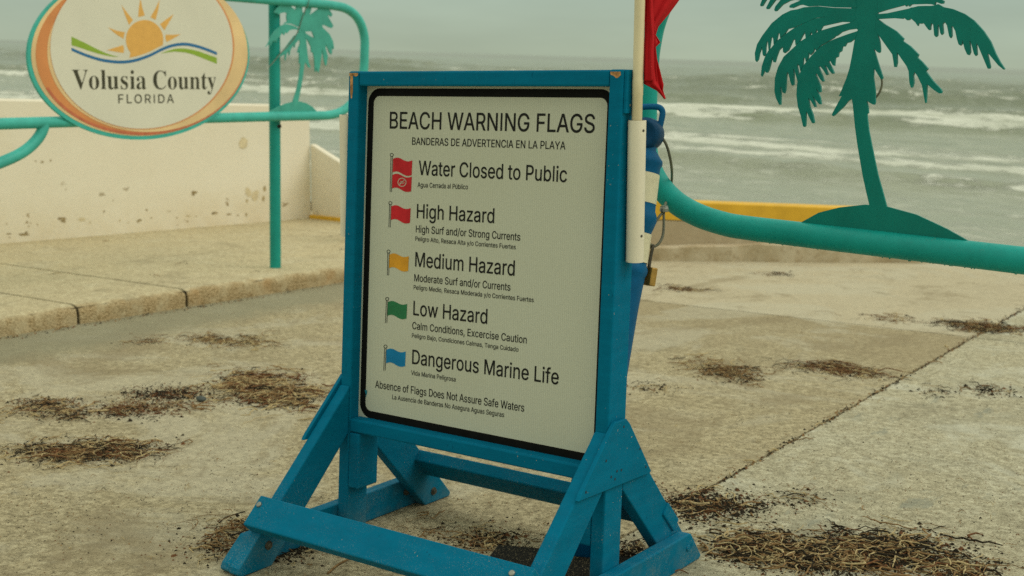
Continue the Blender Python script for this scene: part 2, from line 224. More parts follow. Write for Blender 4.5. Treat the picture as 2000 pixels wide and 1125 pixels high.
# ------------------------------------------------------------------ letter outlines (font units)
GLYPHS={",":[187,"32,-116 59,58 63,74 66,76 70,77 140,76 142,74 142,64 92,-116 86,-125 80,-125 36,-124 33,-122"],"/":[249,"8,-74 170,532 176,539 236,539 242,532 238,516 77,-78 72,-82 16,-82 12,-81 9,-78"],"A":[479,"10,2 193,508 198,514 204,515 278,514 284,508 440,82 466,12 468,2 467,-2 464,-6 458,-6 398,-6 394,-6 390,-2 387,2 341,132 338,135 334,136 144,136 137,128 91,-2 84,-6 18,-6 14,-5 11,-2","174,205 308,205 314,208 278,308 245,412 238,429 227,398 195,292 166,212 165,208 168,205"],"B":[456,"54,2 55,512 62,515 272,514 302,508 338,494 352,484 372,465 388,442 398,418 404,388 404,352 394,318 372,290 352,276 336,268 368,250 388,232 404,212 418,182 424,148 424,122 418,92 405,62 390,42 366,22 342,10 318,1 292,-4 258,-6 62,-6 58,-5 55,-2","138,64 268,65 298,71 312,76 328,86 338,99 348,122 349,142 344,168 338,178 328,192 318,203 298,215 282,220 242,225 132,224 131,222 131,68","138,291 238,291 272,296 292,306 302,312 308,318 319,332 329,358 330,372 328,388 320,408 314,418 302,429 292,435 262,444 232,446 132,445 131,442 131,298 132,292"],"C":[510,"228,-10 188,-1 148,19 120,40 91,70 65,110 46,156 38,200 34,260 36,296 41,326 47,356 51,366 66,400 85,430 118,466 142,486 182,507 218,517 258,522 282,522 318,518 352,507 382,493 418,466 428,456 445,436 465,400 478,356 478,346 472,342 408,342 402,345 398,360 390,380 374,406 348,427 318,442 292,448 248,448 222,442 198,432 168,411 145,386 131,360 121,336 116,316 111,280 111,226 120,176 130,150 150,116 168,97 192,79 212,69 232,64 272,59 302,63 322,69 342,79 358,89 375,106 385,120 394,136 401,160 408,167 472,167 479,160 479,156 473,130 464,106 449,80 439,66 418,43 388,19 358,3 308,-11 262,-13"],"D":[502,"54,2 55,512 62,515 248,514 282,510 308,504 322,499 358,483 385,462 419,428 440,392 454,358 465,308 469,252 464,198 459,172 454,152 440,118 419,82 382,45 348,22 312,7 268,-4 228,-6 62,-6 58,-5 55,-2","138,64 242,65 288,75 312,86 338,104 359,128 374,152 384,182 389,208 392,242 390,292 384,328 374,358 358,385 338,406 322,418 292,434 248,444 138,446 131,442 131,68"],"E":[418,"54,2 55,512 62,515 372,515 376,512 379,508 379,452 372,446 138,446 131,442 131,298 132,294 138,292 352,292 358,291 361,288 361,282 361,228 358,224 352,222 138,222 132,221 131,218 131,68 138,64 378,63 381,58 380,-2 378,-5 372,-6 62,-6 58,-5 55,-2"],"F":[410,"54,2 55,512 62,515 368,515 372,514 375,508 375,452 372,448 368,446 138,446 131,442 131,288 132,285 348,284 352,278 352,222 348,215 132,214 131,212 130,-2 128,-5 122,-6 62,-6 58,-5 55,-2"],"G":[520,"228,-10 188,-1 148,18 108,52 85,76 76,90 62,116 46,156 36,200 34,246 36,306 47,356 60,390 81,426 112,463 142,487 182,508 218,518 252,522 278,522 318,517 352,506 382,492 408,473 432,450 454,420 465,400 475,376 480,356 478,346 472,343 408,343 400,350 384,386 365,410 338,432 298,447 278,449 238,447 208,437 188,427 161,406 148,389 136,370 121,336 111,286 110,240 116,196 120,176 130,150 146,120 165,100 192,79 212,69 232,64 268,59 288,60 322,68 338,74 352,84 372,102 390,126 399,146 404,160 408,190 402,193 282,193 278,196 276,200 276,256 282,262 478,262 484,256 484,186 480,150 474,126 458,90 438,60 406,30 382,14 372,10 348,-1 312,-10 262,-13"],"H":[516,"54,2 55,512 62,515 122,515 130,512 131,298 138,295 382,295 386,298 386,508 388,512 392,515 458,515 462,512 464,508 463,-2 458,-6 392,-6 387,-2 386,222 382,226 132,225 131,222 130,-2 128,-5 122,-6 62,-6 58,-5 55,-2"],"I":[300,"25,2 25,58 28,63 108,64 112,68 112,442 108,446 28,447 25,452 26,512 34,515 268,515 272,512 275,508 275,452 271,448 268,446 194,446 190,442 190,68 194,64 268,64 271,62 275,58 274,-2 268,-6 34,-6 28,-5 26,-2"],"L":[393,"54,2 54,508 58,514 62,515 128,514 131,508 131,68 138,64 362,64 368,58 368,2 366,-2 362,-6 358,-6 62,-6 58,-5 55,-2"],"M":[628,"54,2 55,512 62,515 152,515 158,511 288,178 312,102 318,103 319,108 346,192 466,502 472,512 478,515 568,515 572,512 574,508 574,2 572,-3 568,-6 502,-6 499,-2 498,2 498,328 499,338 499,378 498,384 458,278 355,12 348,-2 342,-6 288,-6 280,-2 172,268 134,372 132,377 128,378 128,382 128,342 129,332 129,2 128,-2 122,-6 62,-6 58,-5 55,-2"],"N":[523,"54,2 55,512 62,515 138,515 145,508 355,178 386,122 392,114 394,118 392,138 392,508 398,515 462,515 466,512 469,508 468,-2 462,-6 388,-6 381,-2 186,302 134,392 128,398 131,322 130,-2 128,-5 122,-6 62,-6 58,-5 55,-2"],"O":[533,"228,-10 188,-1 148,19 120,40 105,56 86,76 71,100 62,116 46,156 38,200 34,246 38,306 47,356 66,400 85,430 107,456 118,466 142,486 182,507 218,517 258,522 278,522 312,518 352,506 382,493 392,486 416,466 449,430 470,396 484,360 495,316 499,270 499,236 494,190 489,166 479,136 469,110 454,86 444,70 420,46 388,19 348,0 302,-10 262,-13","252,60 262,59 288,60 322,70 348,83 375,106 384,116 399,140 413,176 422,220 424,250 422,286 414,330 402,360 385,390 366,410 352,422 328,437 292,447 272,449 238,446 208,437 188,427 161,406 136,370 121,336 111,286 110,266 111,226 120,176 132,146 148,120 168,97 192,79 212,69 228,64"],"P":[444,"54,2 55,512 62,515 248,515 292,509 312,504 332,495 358,478 378,458 390,442 404,412 414,378 414,318 404,282 393,258 378,238 358,216 332,200 302,188 272,181 132,179 131,178 130,-2 128,-5 122,-6 62,-6 58,-5 55,-2","138,249 238,249 262,251 282,256 308,271 319,282 329,302 338,338 338,358 333,382 325,402 318,412 308,424 292,434 258,444 228,446 132,445 131,442 131,252"],"R":[449,"54,2 55,512 62,515 262,514 312,505 338,494 358,480 382,458 398,432 408,408 414,382 415,338 414,322 408,298 398,272 389,258 382,248 358,225 328,208 325,202 429,12 434,2 433,-2 428,-6 352,-6 348,-3 245,188 242,190 238,191 132,190 131,188 130,-2 128,-5 122,-6 62,-6 58,-5 55,-2","138,261 242,261 258,262 278,266 292,272 310,282 321,292 330,308 334,318 339,348 339,358 334,388 325,408 318,416 298,432 258,445 132,445 131,442 131,268 132,262"],"S":[446,"176,-12 156,-8 126,2 100,16 73,38 54,64 43,84 34,114 32,134 32,138 36,142 40,144 106,143 110,137 114,118 124,98 130,90 150,74 176,62 190,58 206,56 240,56 270,62 286,67 310,82 320,91 332,108 338,124 339,138 336,158 332,168 320,181 290,200 246,215 180,232 156,242 110,262 90,277 74,294 59,314 50,338 46,368 48,404 59,434 70,452 84,468 110,490 136,504 166,515 196,521 236,522 266,520 290,515 316,506 336,495 366,471 382,454 397,428 407,388 407,378 406,376 400,372 336,372 330,378 326,398 317,414 300,430 280,441 256,449 220,452 190,448 176,444 156,434 146,426 134,414 124,394 122,378 124,358 128,348 136,339 156,322 166,317 200,303 286,280 316,270 346,255 360,245 392,214 402,198 406,188 413,164 412,108 402,78 383,48 356,22 330,7 290,-8 260,-14 216,-15"],"T":[448,"187,2 187,442 184,446 30,447 26,452 27,512 34,515 420,514 423,508 423,452 420,447 270,446 263,442 262,-2 260,-5 254,-6 194,-6 188,-2"],"V":[479,"196,2 12,498 10,508 11,512 18,515 84,515 90,512 210,178 238,88 244,84 278,192 387,508 394,515 464,515 468,508 464,492 284,-2 278,-6 204,-6 198,-2"],"W":[686,"148,0 17,478 11,502 11,512 18,515 84,515 90,508 180,158 188,118 194,102 208,162 299,508 304,514 308,515 378,515 384,514 390,498 470,192 487,118 494,101 502,142 598,512 604,515 668,515 674,512 675,502 670,482 540,8 534,-5 454,-6 447,2 357,338 344,392 338,378 320,302 236,-2 228,-6 158,-6 154,-6"],"Y":[471,"197,2 196,208 12,502 10,508 11,512 18,515 88,515 96,512 211,328 234,284 238,282 277,352 376,512 384,515 454,515 458,514 461,508 459,502 276,208 274,-2 268,-6 204,-6 198,-2"],"a":[389,"122,-11 98,-4 74,8 56,24 41,44 31,64 25,84 25,128 32,154 40,168 62,191 78,201 98,210 138,220 198,230 228,232 258,238 265,244 269,254 268,274 264,288 258,298 248,310 228,320 202,325 192,325 162,320 138,308 120,294 106,274 102,270 98,268 42,284 36,288 36,298 46,318 58,332 78,352 102,370 128,380 172,390 212,390 242,385 262,380 272,376 298,360 314,344 330,318 339,294 344,248 344,-2 338,-6 278,-6 271,-2 271,28 268,33 252,16 242,8 222,-3 208,-9 188,-13 162,-15 138,-14","152,53 182,52 208,57 228,66 245,78 258,98 269,128 270,174 268,177 222,167 162,160 132,151 112,138 102,124 99,114 100,94 106,78 114,68 122,62 132,58"],"b":[424,"190,-10 170,-3 146,14 120,42 118,40 118,0 114,-6 110,-7 56,-7 50,-6 47,0 47,510 50,515 116,516 120,510 120,340 126,341 156,370 170,380 186,386 206,390 230,391 270,386 286,382 316,367 342,344 362,320 377,294 387,264 394,230 397,190 393,140 388,114 378,84 358,50 340,30 320,13 280,-7 260,-13 236,-14 206,-13","210,54 220,53 250,58 270,68 286,81 297,94 312,124 316,140 320,164 322,200 317,234 312,254 300,279 290,293 276,306 260,316 240,322 200,322 180,316 163,304 144,284 133,264 124,240 120,214 119,180 124,140 129,124 143,94 156,78 170,67 190,58"],"c":[395,"166,-10 136,-2 116,8 89,30 70,50 60,64 49,84 39,110 30,150 28,180 30,224 39,264 50,294 65,320 102,356 122,370 142,380 172,388 226,391 252,386 282,376 302,366 322,352 334,340 353,314 368,280 367,274 356,268 316,258 302,256 296,262 288,280 278,294 266,306 246,316 226,322 186,322 166,316 152,306 136,293 124,274 114,254 106,220 103,194 104,164 110,134 116,114 131,90 146,73 162,63 176,58 206,52 222,54 242,58 262,67 276,80 288,94 296,114 302,122 316,121 356,111 366,107 369,100 358,70 348,54 326,30 306,13 296,7 266,-6 242,-12 202,-14 176,-12"],"d":[424,"156,-10 132,-2 112,8 86,27 60,60 50,80 40,104 30,144 28,200 30,234 36,260 44,284 50,300 65,324 92,352 116,371 136,381 156,387 196,391 236,386 262,376 282,360 302,338 304,340 305,510 312,516 372,516 378,510 378,0 372,-7 312,-7 306,0 306,40 302,39 292,27 272,8 242,-8 226,-12 206,-14 166,-13","196,54 206,53 236,59 256,68 272,81 288,104 294,120 304,164 305,200 302,230 294,260 284,280 272,297 252,311 226,321 212,323 182,321 166,317 156,311 136,294 125,280 114,260 105,220 103,200 104,164 109,140 115,120 124,100 135,84 144,74 162,63 176,57"],"e":[403,"172,-10 142,-3 116,8 86,32 60,64 49,84 39,110 30,150 28,194 30,230 46,284 56,304 65,320 82,338 112,364 142,380 162,386 206,391 252,386 282,375 306,360 334,334 352,310 364,284 373,250 376,230 378,170 372,163 106,163 104,160 105,144 110,124 116,110 129,90 152,68 172,59 202,53 226,53 246,57 262,64 286,83 299,104 306,111 366,97 372,90 362,64 342,37 322,19 296,3 272,-7 242,-13 206,-14","112,227 296,227 300,230 293,264 278,290 266,302 256,310 242,317 226,322 202,323 182,321 166,317 146,306 136,297 119,274 110,254 104,230 106,227"],"f":[253,"75,2 75,318 68,321 4,322 0,328 1,382 8,385 68,385 75,388 75,442 76,458 81,472 92,492 101,502 114,514 128,523 158,534 178,536 218,535 244,528 250,522 250,518 234,468 228,463 194,468 170,462 164,460 157,452 152,442 148,428 148,388 154,385 228,385 232,382 235,378 235,328 228,321 154,321 148,318 148,2 147,-2 144,-6 84,-6 78,-5 76,-2"],"g":[425,"166,-154 146,-151 126,-144 96,-130 82,-118 59,-94 51,-84 45,-68 52,-61 92,-38 102,-35 108,-38 114,-48 136,-70 152,-80 166,-85 186,-90 226,-90 262,-80 279,-68 293,-54 302,-28 305,2 305,46 302,50 282,28 266,16 242,5 212,-1 166,0 142,6 112,20 89,36 69,56 49,86 36,122 30,146 28,182 29,226 36,262 41,276 55,306 64,322 80,342 112,369 142,382 162,388 186,390 222,389 242,384 256,379 282,362 302,339 306,342 306,376 308,382 312,385 372,385 377,382 378,376 378,-24 374,-54 368,-74 356,-92 336,-116 316,-130 286,-145 266,-151 236,-156 202,-157","196,66 206,65 236,70 262,82 272,89 293,122 301,146 305,172 305,212 302,232 294,262 284,282 272,298 256,309 242,317 216,323 192,323 172,318 152,308 138,296 126,282 116,262 104,216 103,186 105,162 115,126 124,106 142,88 152,80 172,70"],"h":[410,"47,2 47,508 50,514 56,515 116,515 120,508 120,348 126,345 150,369 170,380 196,388 216,390 256,389 276,384 300,374 330,346 348,322 357,298 362,272 363,252 362,-2 356,-6 296,-6 290,-2 289,238 286,262 277,288 266,302 256,310 236,319 210,322 200,322 180,318 150,302 144,298 133,282 125,262 120,238 120,2 119,-2 116,-6 56,-6 50,-5 48,-2"],"i":[166,"47,2 47,378 50,382 54,385 114,385 118,382 120,378 120,2 119,-2 114,-6 54,-6 48,-2","74,438 60,442 43,458 36,472 37,498 42,508 58,523 78,530 98,528 114,520 129,502 132,488 131,468 121,452 108,442 88,436"],"j":[166,"-16,-140 -16,-86 -12,-82 18,-78 28,-74 40,-60 45,-46 46,380 52,386 112,386 118,384 120,380 120,-36 114,-76 109,-90 98,-109 81,-126 62,-138 32,-147 8,-149 -12,-148 -15,-146","62,441 58,443 48,452 36,470 35,490 38,500 46,514 62,526 82,531 102,527 118,517 130,500 132,480 129,464 111,444 98,438 72,437"],"l":[189,"100,-2 86,4 70,16 56,36 48,60 47,506 47,510 50,514 56,516 110,516 116,515 120,510 120,86 124,70 127,66 136,60 150,58 170,60 177,56 187,6 186,0 180,-4 160,-8 110,-7"],"m":[609,"47,2 47,378 50,384 110,385 116,384 118,378 118,348 120,340 140,364 166,380 186,389 216,392 246,390 270,381 296,360 307,348 316,332 320,332 346,360 366,375 400,389 430,392 460,391 486,385 516,368 536,348 546,332 557,308 562,282 563,2 560,-5 496,-6 490,-2 489,258 486,278 478,298 466,310 450,318 426,324 390,320 376,313 366,305 354,292 344,268 342,258 342,2 340,-3 336,-6 276,-6 269,-2 267,272 262,288 256,298 246,309 226,319 200,324 170,318 150,308 140,298 124,268 120,248 120,2 119,-2 116,-6 56,-6 50,-5 48,-2"],"n":[409,"47,2 48,382 56,385 110,385 116,384 118,378 118,342 120,338 126,345 150,369 170,380 200,389 256,389 276,384 300,374 330,346 348,322 357,298 362,272 362,-2 356,-6 296,-6 290,-2 289,238 286,262 277,288 266,302 256,310 236,319 210,322 200,322 180,318 150,302 144,298 133,282 125,262 120,238 120,2 119,-2 116,-6 56,-6 50,-5 48,-2"],"o":[415,"166,-10 136,-2 116,8 96,24 70,50 52,80 39,110 30,150 28,194 30,224 35,250 50,294 65,320 94,350 122,370 142,380 172,388 206,391 252,386 272,381 292,372 302,366 322,351 350,320 367,290 378,260 385,230 388,184 384,140 378,114 368,90 358,70 349,54 332,36 301,10 276,-2 242,-12 202,-14 176,-12","196,54 216,53 242,58 262,68 276,81 292,100 303,124 308,140 312,164 313,194 308,234 292,274 278,294 266,304 246,316 226,322 202,323 182,320 166,316 152,306 138,294 126,279 114,254 104,210 103,180 105,160 114,120 124,100 135,84 146,73 162,63 176,58"],"r":[259,"47,2 48,382 56,385 110,385 116,384 118,378 118,348 120,345 150,374 170,384 196,390 246,389 249,382 249,322 246,318 240,316 216,320 200,319 176,315 160,308 146,298 136,286 124,262 120,242 120,2 119,-2 116,-6 56,-6 50,-5 48,-2"],"s":[365,"138,-10 108,-3 88,7 74,18 56,34 42,54 36,70 30,90 30,94 33,100 78,111 94,113 98,112 107,90 124,68 144,58 158,54 194,52 204,53 224,58 248,74 254,80 260,94 260,114 255,124 251,130 234,141 204,150 148,163 118,172 94,184 74,198 66,204 52,224 46,240 42,254 41,270 43,300 48,314 63,340 78,356 94,367 108,374 138,386 184,391 214,390 238,385 258,377 278,366 306,340 325,310 330,290 326,284 278,272 264,272 249,300 238,311 218,321 204,326 174,326 154,321 144,317 128,304 117,290 117,264 122,254 126,250 144,239 178,228 264,207 294,190 316,170 326,154 331,144 335,130 337,110 335,80 330,64 325,54 306,30 278,8 258,-2 214,-13 168,-14"],"t":[227,"128,-5 108,2 86,18 71,38 61,64 58,94 58,318 54,321 4,322 0,328 0,378 3,384 8,385 54,385 58,388 58,468 60,474 64,477 124,477 128,476 131,474 132,388 134,386 204,385 210,378 210,328 208,324 204,321 138,321 132,318 132,94 136,74 144,64 148,61 158,57 168,56 178,56 198,60 205,58 209,54 218,4 217,-2 214,-5 198,-9 148,-9 138,-8"],"u":[410,"146,-7 120,1 90,20 68,48 54,78 48,102 47,122 48,382 56,385 116,385 118,382 120,378 120,138 123,118 130,98 139,82 150,72 160,65 176,60 206,56 230,61 250,71 260,78 276,98 287,128 289,138 289,378 292,382 296,385 356,385 360,384 363,378 362,-2 356,-6 296,-5 293,-2 292,2 292,38 290,40 260,12 240,0 216,-8 176,-11"],"w":[567,"130,2 19,368 17,378 20,384 86,385 92,382 102,352 170,102 189,178 244,378 250,385 316,385 322,382 372,202 396,102 401,112 419,188 474,382 480,385 546,385 548,382 550,378 547,362 442,18 434,-2 430,-6 370,-6 366,-5 360,2 304,198 286,274 279,262 267,212 207,2 200,-6 196,-6 140,-6 136,-5"],"x":[378,"15,2 146,192 145,198 135,212 32,362 24,378 26,382 28,385 34,385 104,384 170,282 188,250 194,252 232,318 278,384 354,384 357,378 356,372 234,192 242,178 361,8 364,2 362,-2 358,-6 354,-6 284,-5 247,48 188,140 165,98 101,2 94,-5 24,-6 18,-5 16,-2"],"y":[389,"50,-146 42,-142 41,-138 53,-88 57,-82 60,-80 70,-80 94,-84 110,-80 120,-75 131,-62 137,-52 156,-2 18,358 12,372 12,382 20,385 84,385 90,381 166,172 194,90 223,172 300,381 304,385 370,385 374,384 377,378 376,372 221,-32 196,-92 185,-108 170,-124 140,-144 120,-149 100,-151 64,-150"],"z":[380,"36,2 36,42 38,52 240,312 234,316 50,316 44,318 42,322 42,378 44,382 50,385 334,385 340,378 338,328 144,72 140,68 140,62 340,62 346,58 345,-2 340,-6 44,-6 40,-5 37,-2"],"\u00fa":[410,"146,-7 120,1 90,20 68,48 54,78 48,102 47,122 48,382 56,385 116,385 118,382 120,378 120,138 123,118 130,98 139,82 150,72 160,65 176,60 206,56 230,61 250,71 260,78 276,98 287,128 289,138 289,378 292,382 296,385 356,385 360,384 363,378 362,-2 356,-6 296,-5 293,-2 292,2 292,38 290,40 260,12 240,0 216,-8 176,-11","173,432 222,532 226,535 290,535 298,532 298,522 242,438 230,424 180,422 176,424 172,428"]}
SERIF={"C":[468,"234,-8 208,-6 184,0 138,19 108,40 86,62 57,102 38,146 28,186 27,202 27,246 32,286 42,322 56,352 77,382 104,409 144,438 178,453 224,463 258,465 294,463 334,452 374,438 388,435 404,440 408,444 414,452 418,463 424,465 434,465 437,462 437,312 434,308 424,308 418,312 404,346 390,366 376,386 354,409 328,426 314,433 298,439 268,443 264,443 198,419 157,346 144,226 157,126 161,112 204,46 274,25 304,26 334,34 358,45 394,69 428,104 444,92 445,86 441,82 394,33 334,0 258,-11"],"V":[428,"209,-6 40,390 30,410 18,424 8,432 -2,436 -12,438 -14,450 -12,454 208,454 211,450 208,438 178,436 164,430 158,426 152,414 152,404 162,374 258,146 266,160 346,370 355,404 351,424 344,431 324,437 304,438 298,444 298,450 304,454 438,454 442,450 440,440 420,434 408,427 398,414 387,394 231,-10 228,-13 214,-13"],"a":[344,"82,-8 68,-4 52,2 39,12 31,22 21,48 20,62 26,92 42,118 68,139 98,155 132,169 198,190 199,192 199,248 192,272 188,280 178,289 162,294 148,296 122,292 112,288 108,282 105,272 106,268 119,248 122,238 122,228 118,212 108,200 98,195 88,191 68,191 48,201 36,218 34,238 35,252 41,268 68,294 98,309 118,315 142,318 172,318 208,315 242,305 261,292 279,272 289,248 292,218 292,58 295,42 296,38 302,35 308,35 318,40 322,38 328,28 302,5 282,-5 268,-8 252,-10 228,-5 211,8 207,12 202,27 198,34 168,11 132,-4 98,-9","148,35 158,34 172,40 188,50 198,62 199,162 198,168 152,150 127,122 118,82 121,58 132,40"],"i":[198,"18,8 18,12 20,16 40,22 46,28 52,42 52,268 50,278 46,285 40,289 26,292 20,298 20,308 26,310 146,310 148,308 149,42 156,25 160,21 176,16 180,12 180,2 176,0 20,0 18,2","76,368 66,375 60,382 54,392 50,408 53,428 60,442 70,454 80,460 90,462 110,462 130,454 142,442 150,422 150,408 146,388 136,375 120,366 96,362"],"l":[200,"18,8 18,12 20,16 40,22 46,28 52,42 52,412 48,428 43,432 20,442 20,452 26,455 146,455 148,452 148,48 153,28 160,21 176,16 180,12 180,2 176,0 20,0 18,2"],"n":[381,"18,8 18,12 20,16 30,17 40,22 46,28 52,42 52,268 47,282 40,289 20,295 19,298 19,308 26,310 146,310 148,308 148,272 150,270 176,296 210,314 246,318 280,309 294,302 322,268 326,238 330,208 330,48 333,32 346,20 356,16 360,16 363,12 363,2 360,0 206,0 202,2 202,12 206,16 220,20 231,32 236,58 236,212 233,242 229,258 226,262 216,270 206,271 186,268 170,259 154,242 148,232 148,42 156,25 160,21 180,12 180,2 176,0 20,0 18,2"],"o":[337,"136,-7 112,0 92,10 76,21 52,48 39,68 25,102 20,128 20,178 26,208 35,232 52,261 66,278 86,295 116,310 132,314 156,318 182,318 202,315 222,309 252,294 276,270 296,242 309,212 315,182 316,142 313,112 308,92 298,68 288,52 266,26 246,12 226,1 192,-9 162,-10","166,11 186,15 198,22 208,38 213,52 219,98 218,212 212,252 207,272 196,286 186,295 172,299 152,296 146,292 135,282 129,272 120,232 118,162 116,158 120,78 125,48 135,28 142,21 152,15"],"s":[288,"36,-2 36,102 38,105 48,105 54,102 61,78 72,58 84,44 104,26 124,16 148,15 168,20 184,32 190,42 192,58 187,78 174,94 158,104 85,142 68,155 52,172 42,192 37,218 41,248 48,268 68,294 84,304 108,315 134,319 154,319 214,305 218,306 234,319 242,318 244,312 244,228 238,222 228,224 215,252 198,275 182,288 168,294 148,296 134,295 124,291 114,282 107,272 105,258 108,242 124,225 218,174 240,152 250,138 256,112 255,68 246,42 240,32 227,18 204,1 178,-8 154,-10 134,-8 114,-4 74,9 58,3 48,-9 38,-9"],"t":[228,"98,-6 82,-2 68,10 58,24 50,44 48,74 48,274 42,278 22,278 20,284 20,298 84,364 109,394 128,421 138,424 142,422 144,418 144,314 148,310 202,310 206,308 208,304 208,284 202,278 148,278 144,274 144,84 147,58 152,46 158,42 168,40 181,44 188,48 208,74 218,68 220,64 198,24 168,1 158,-3 128,-9 102,-8"],"u":[375,"108,-8 94,-4 78,5 65,18 52,42 47,72 46,92 46,252 44,268 38,282 34,288 24,293 14,294 11,298 11,308 14,310 138,310 142,308 142,68 147,52 154,44 158,40 174,36 198,40 208,46 225,62 228,72 228,262 221,282 214,289 194,294 188,298 188,308 194,310 318,310 324,308 324,72 326,48 334,37 344,32 360,28 358,14 344,11 318,10 278,4 234,-9 228,-8 228,32 224,35 198,11 184,2 168,-4 138,-10"],"y":[300,"30,-136 10,-125 4,-118 -6,-98 -7,-82 -2,-62 0,-59 12,-48 26,-41 46,-41 60,-46 67,-52 72,-62 74,-92 86,-99 96,-95 106,-86 122,-62 126,-52 138,-18 139,-2 26,272 14,288 6,292 0,292 -4,298 -4,308 0,310 160,309 162,308 160,294 136,289 130,282 128,272 180,132 186,122 227,232 238,268 236,282 230,288 220,292 206,292 203,298 203,308 206,310 296,310 300,308 300,298 296,292 286,290 280,285 274,278 264,258 157,-38 147,-62 132,-92 116,-112 106,-124 90,-134 70,-139 60,-140 46,-140"]}
# ------------------------------------------------------------------ building helpers
def link(o, parent=None):
    COL.objects.link(o)
    if parent: o.parent = parent
    return o
def tag(o, label=None, cat=None, group=None, kind=None):
    if label: o['label'] = label
    if cat: o['category'] = cat
    if group: o['group'] = group
    if kind: o['kind'] = kind
    return o
def empty(name, mat=None):
    o = bpy.data.objects.new(name, None); o.empty_display_size = .1
    if mat is not None: o.matrix_world = mat
    return link(o)
MW = Matrix([list(r) for r in M]).to_4x4()
def smat(x, y, z):                     # stand-frame orientation at a stand-frame point
    m = MW.copy(); m.translation = S(x, y, z); return m
def mesh_obj(name, bm, mats, parent=None, smooth=False, bevel=0, segs=2):
    me = bpy.data.meshes.new(name); bmesh.ops.recalc_face_normals(bm, faces=bm.faces) if not getattr(bm, 'keepn', False) else None
    bm.to_mesh(me); bm.free()
    for m_ in (mats if isinstance(mats, (list, tuple)) else [mats]): me.materials.append(m_)
    if smooth:
        for p in me.polygons: p.use_smooth = True
    o = link(bpy.data.objects.new(name, me), parent)
    if bevel:
        b = o.modifiers.new('bevel', 'BEVEL'); b.width = bevel; b.segments = segs; b.limit_method = 'ANGLE'; b.angle_limit = math.radians(40)
    return o
def add_prism(bm, poly, ext, mi=0):    # poly: list of 3-D Vectors, ext: Vector
    a = [bm.verts.new(p) for p in poly]; b = [bm.verts.new(p + ext) for p in poly]; n = len(poly)
    tris = tessellate_polygon([poly])
    fs = []
    for t in tris:
        try: fs.append(bm.faces.new([a[i] for i in t])); fs.append(bm.faces.new([b[i] for i in reversed(t)]))
        except ValueError: pass
    for i in range(n): fs.append(bm.faces.new((a[i], a[(i + 1) % n], b[(i + 1) % n], b[i])))
    for f in fs: f.material_index = mi
    return fs
def add_ngon_prism(bm, poly, ext, mi=0):
    a = [bm.verts.new(p) for p in poly]; b = [bm.verts.new(p + ext) for p in poly]; n = len(poly)
    fs = [bm.faces.new(a), bm.faces.new(b[::-1])] + [bm.faces.new((a[i], a[(i + 1) % n], b[(i + 1) % n], b[i])) for i in range(n)]
    for f in fs: f.material_index = mi
def add_tube(bm, pts, r, n=14, caps=True, mi=0):
    pts = [Vector(p) for p in pts]; rr = r if isinstance(r, (list, tuple)) else [r] * len(pts)
    rings = []; t0 = None; up = None
    for i, p in enumerate(pts):
        t = (pts[min(i + 1, len(pts) - 1)] - pts[max(i - 1, 0)]).normalized()
        if up is None: up = t.orthogonal().normalized()
        else: up = (up - t * up.dot(t)).normalized()
        s = t.cross(up); rings.append([bm.verts.new(p + (up * math.cos(2 * math.pi * k / n) + s * math.sin(2 * math.pi * k / n)) * rr[i]) for k in range(n)])
    for a, b in zip(rings, rings[1:]):
        for k in range(n): bm.faces.new((a[k], a[(k + 1) % n], b[(k + 1) % n], b[k])).material_index = mi
    if caps:
        bm.faces.new(rings[0][::-1]).material_index = mi; bm.faces.new(rings[-1]).material_index = mi
    return rings
def smoothpath(pts, k=8):
    pts = [Vector(p) for p in pts]; P = [pts[0] * 2 - pts[1]] + pts + [pts[-1] * 2 - pts[-2]]; o = []
    for i in range(1, len(P) - 2):
        for j in range(k):
            t = j / k; a, b, c, d = P[i - 1:i + 3]
            o.append(.5 * ((2 * b) + (c - a) * t + (2 * a - 5 * b + 4 * c - d) * t * t + (3 * b - a - 3 * c + d) * t ** 3))
    return o + [pts[-1]]
def add_lathe(bm, prof, base, axis, n=28, mi=0, cap=True):   # prof: (radius, distance along axis)
    axis = Vector(axis).normalized(); u = axis.orthogonal().normalized(); v = axis.cross(u); rings = []
    for r, h in prof: rings.append([bm.verts.new(Vector(base) + axis * h + (u * math.cos(2 * math.pi * k / n) + v * math.sin(2 * math.pi * k / n)) * max(r, 1e-5)) for k in range(n)])
    for a, b in zip(rings, rings[1:]):
        for k in range(n): bm.faces.new((a[k], a[(k + 1) % n], b[(k + 1) % n], b[k])).material_index = mi
    if cap: bm.faces.new(rings[0][::-1]).material_index = mi; bm.faces.new(rings[-1]).material_index = mi
def add_box(bm, lo, hi, f=lambda p: Vector(p), mi=0):
    v = [bm.verts.new(f((x, y, z))) for x in (lo[0], hi[0]) for y in (lo[1], hi[1]) for z in (lo[2], hi[2])]
    for q in ((0, 1, 3, 2), (4, 6, 7, 5), (0, 4, 5, 1), (2, 3, 7, 6), (0, 2, 6, 4), (1, 5, 7, 3)): bm.faces.new([v[i] for i in q]).material_index = mi

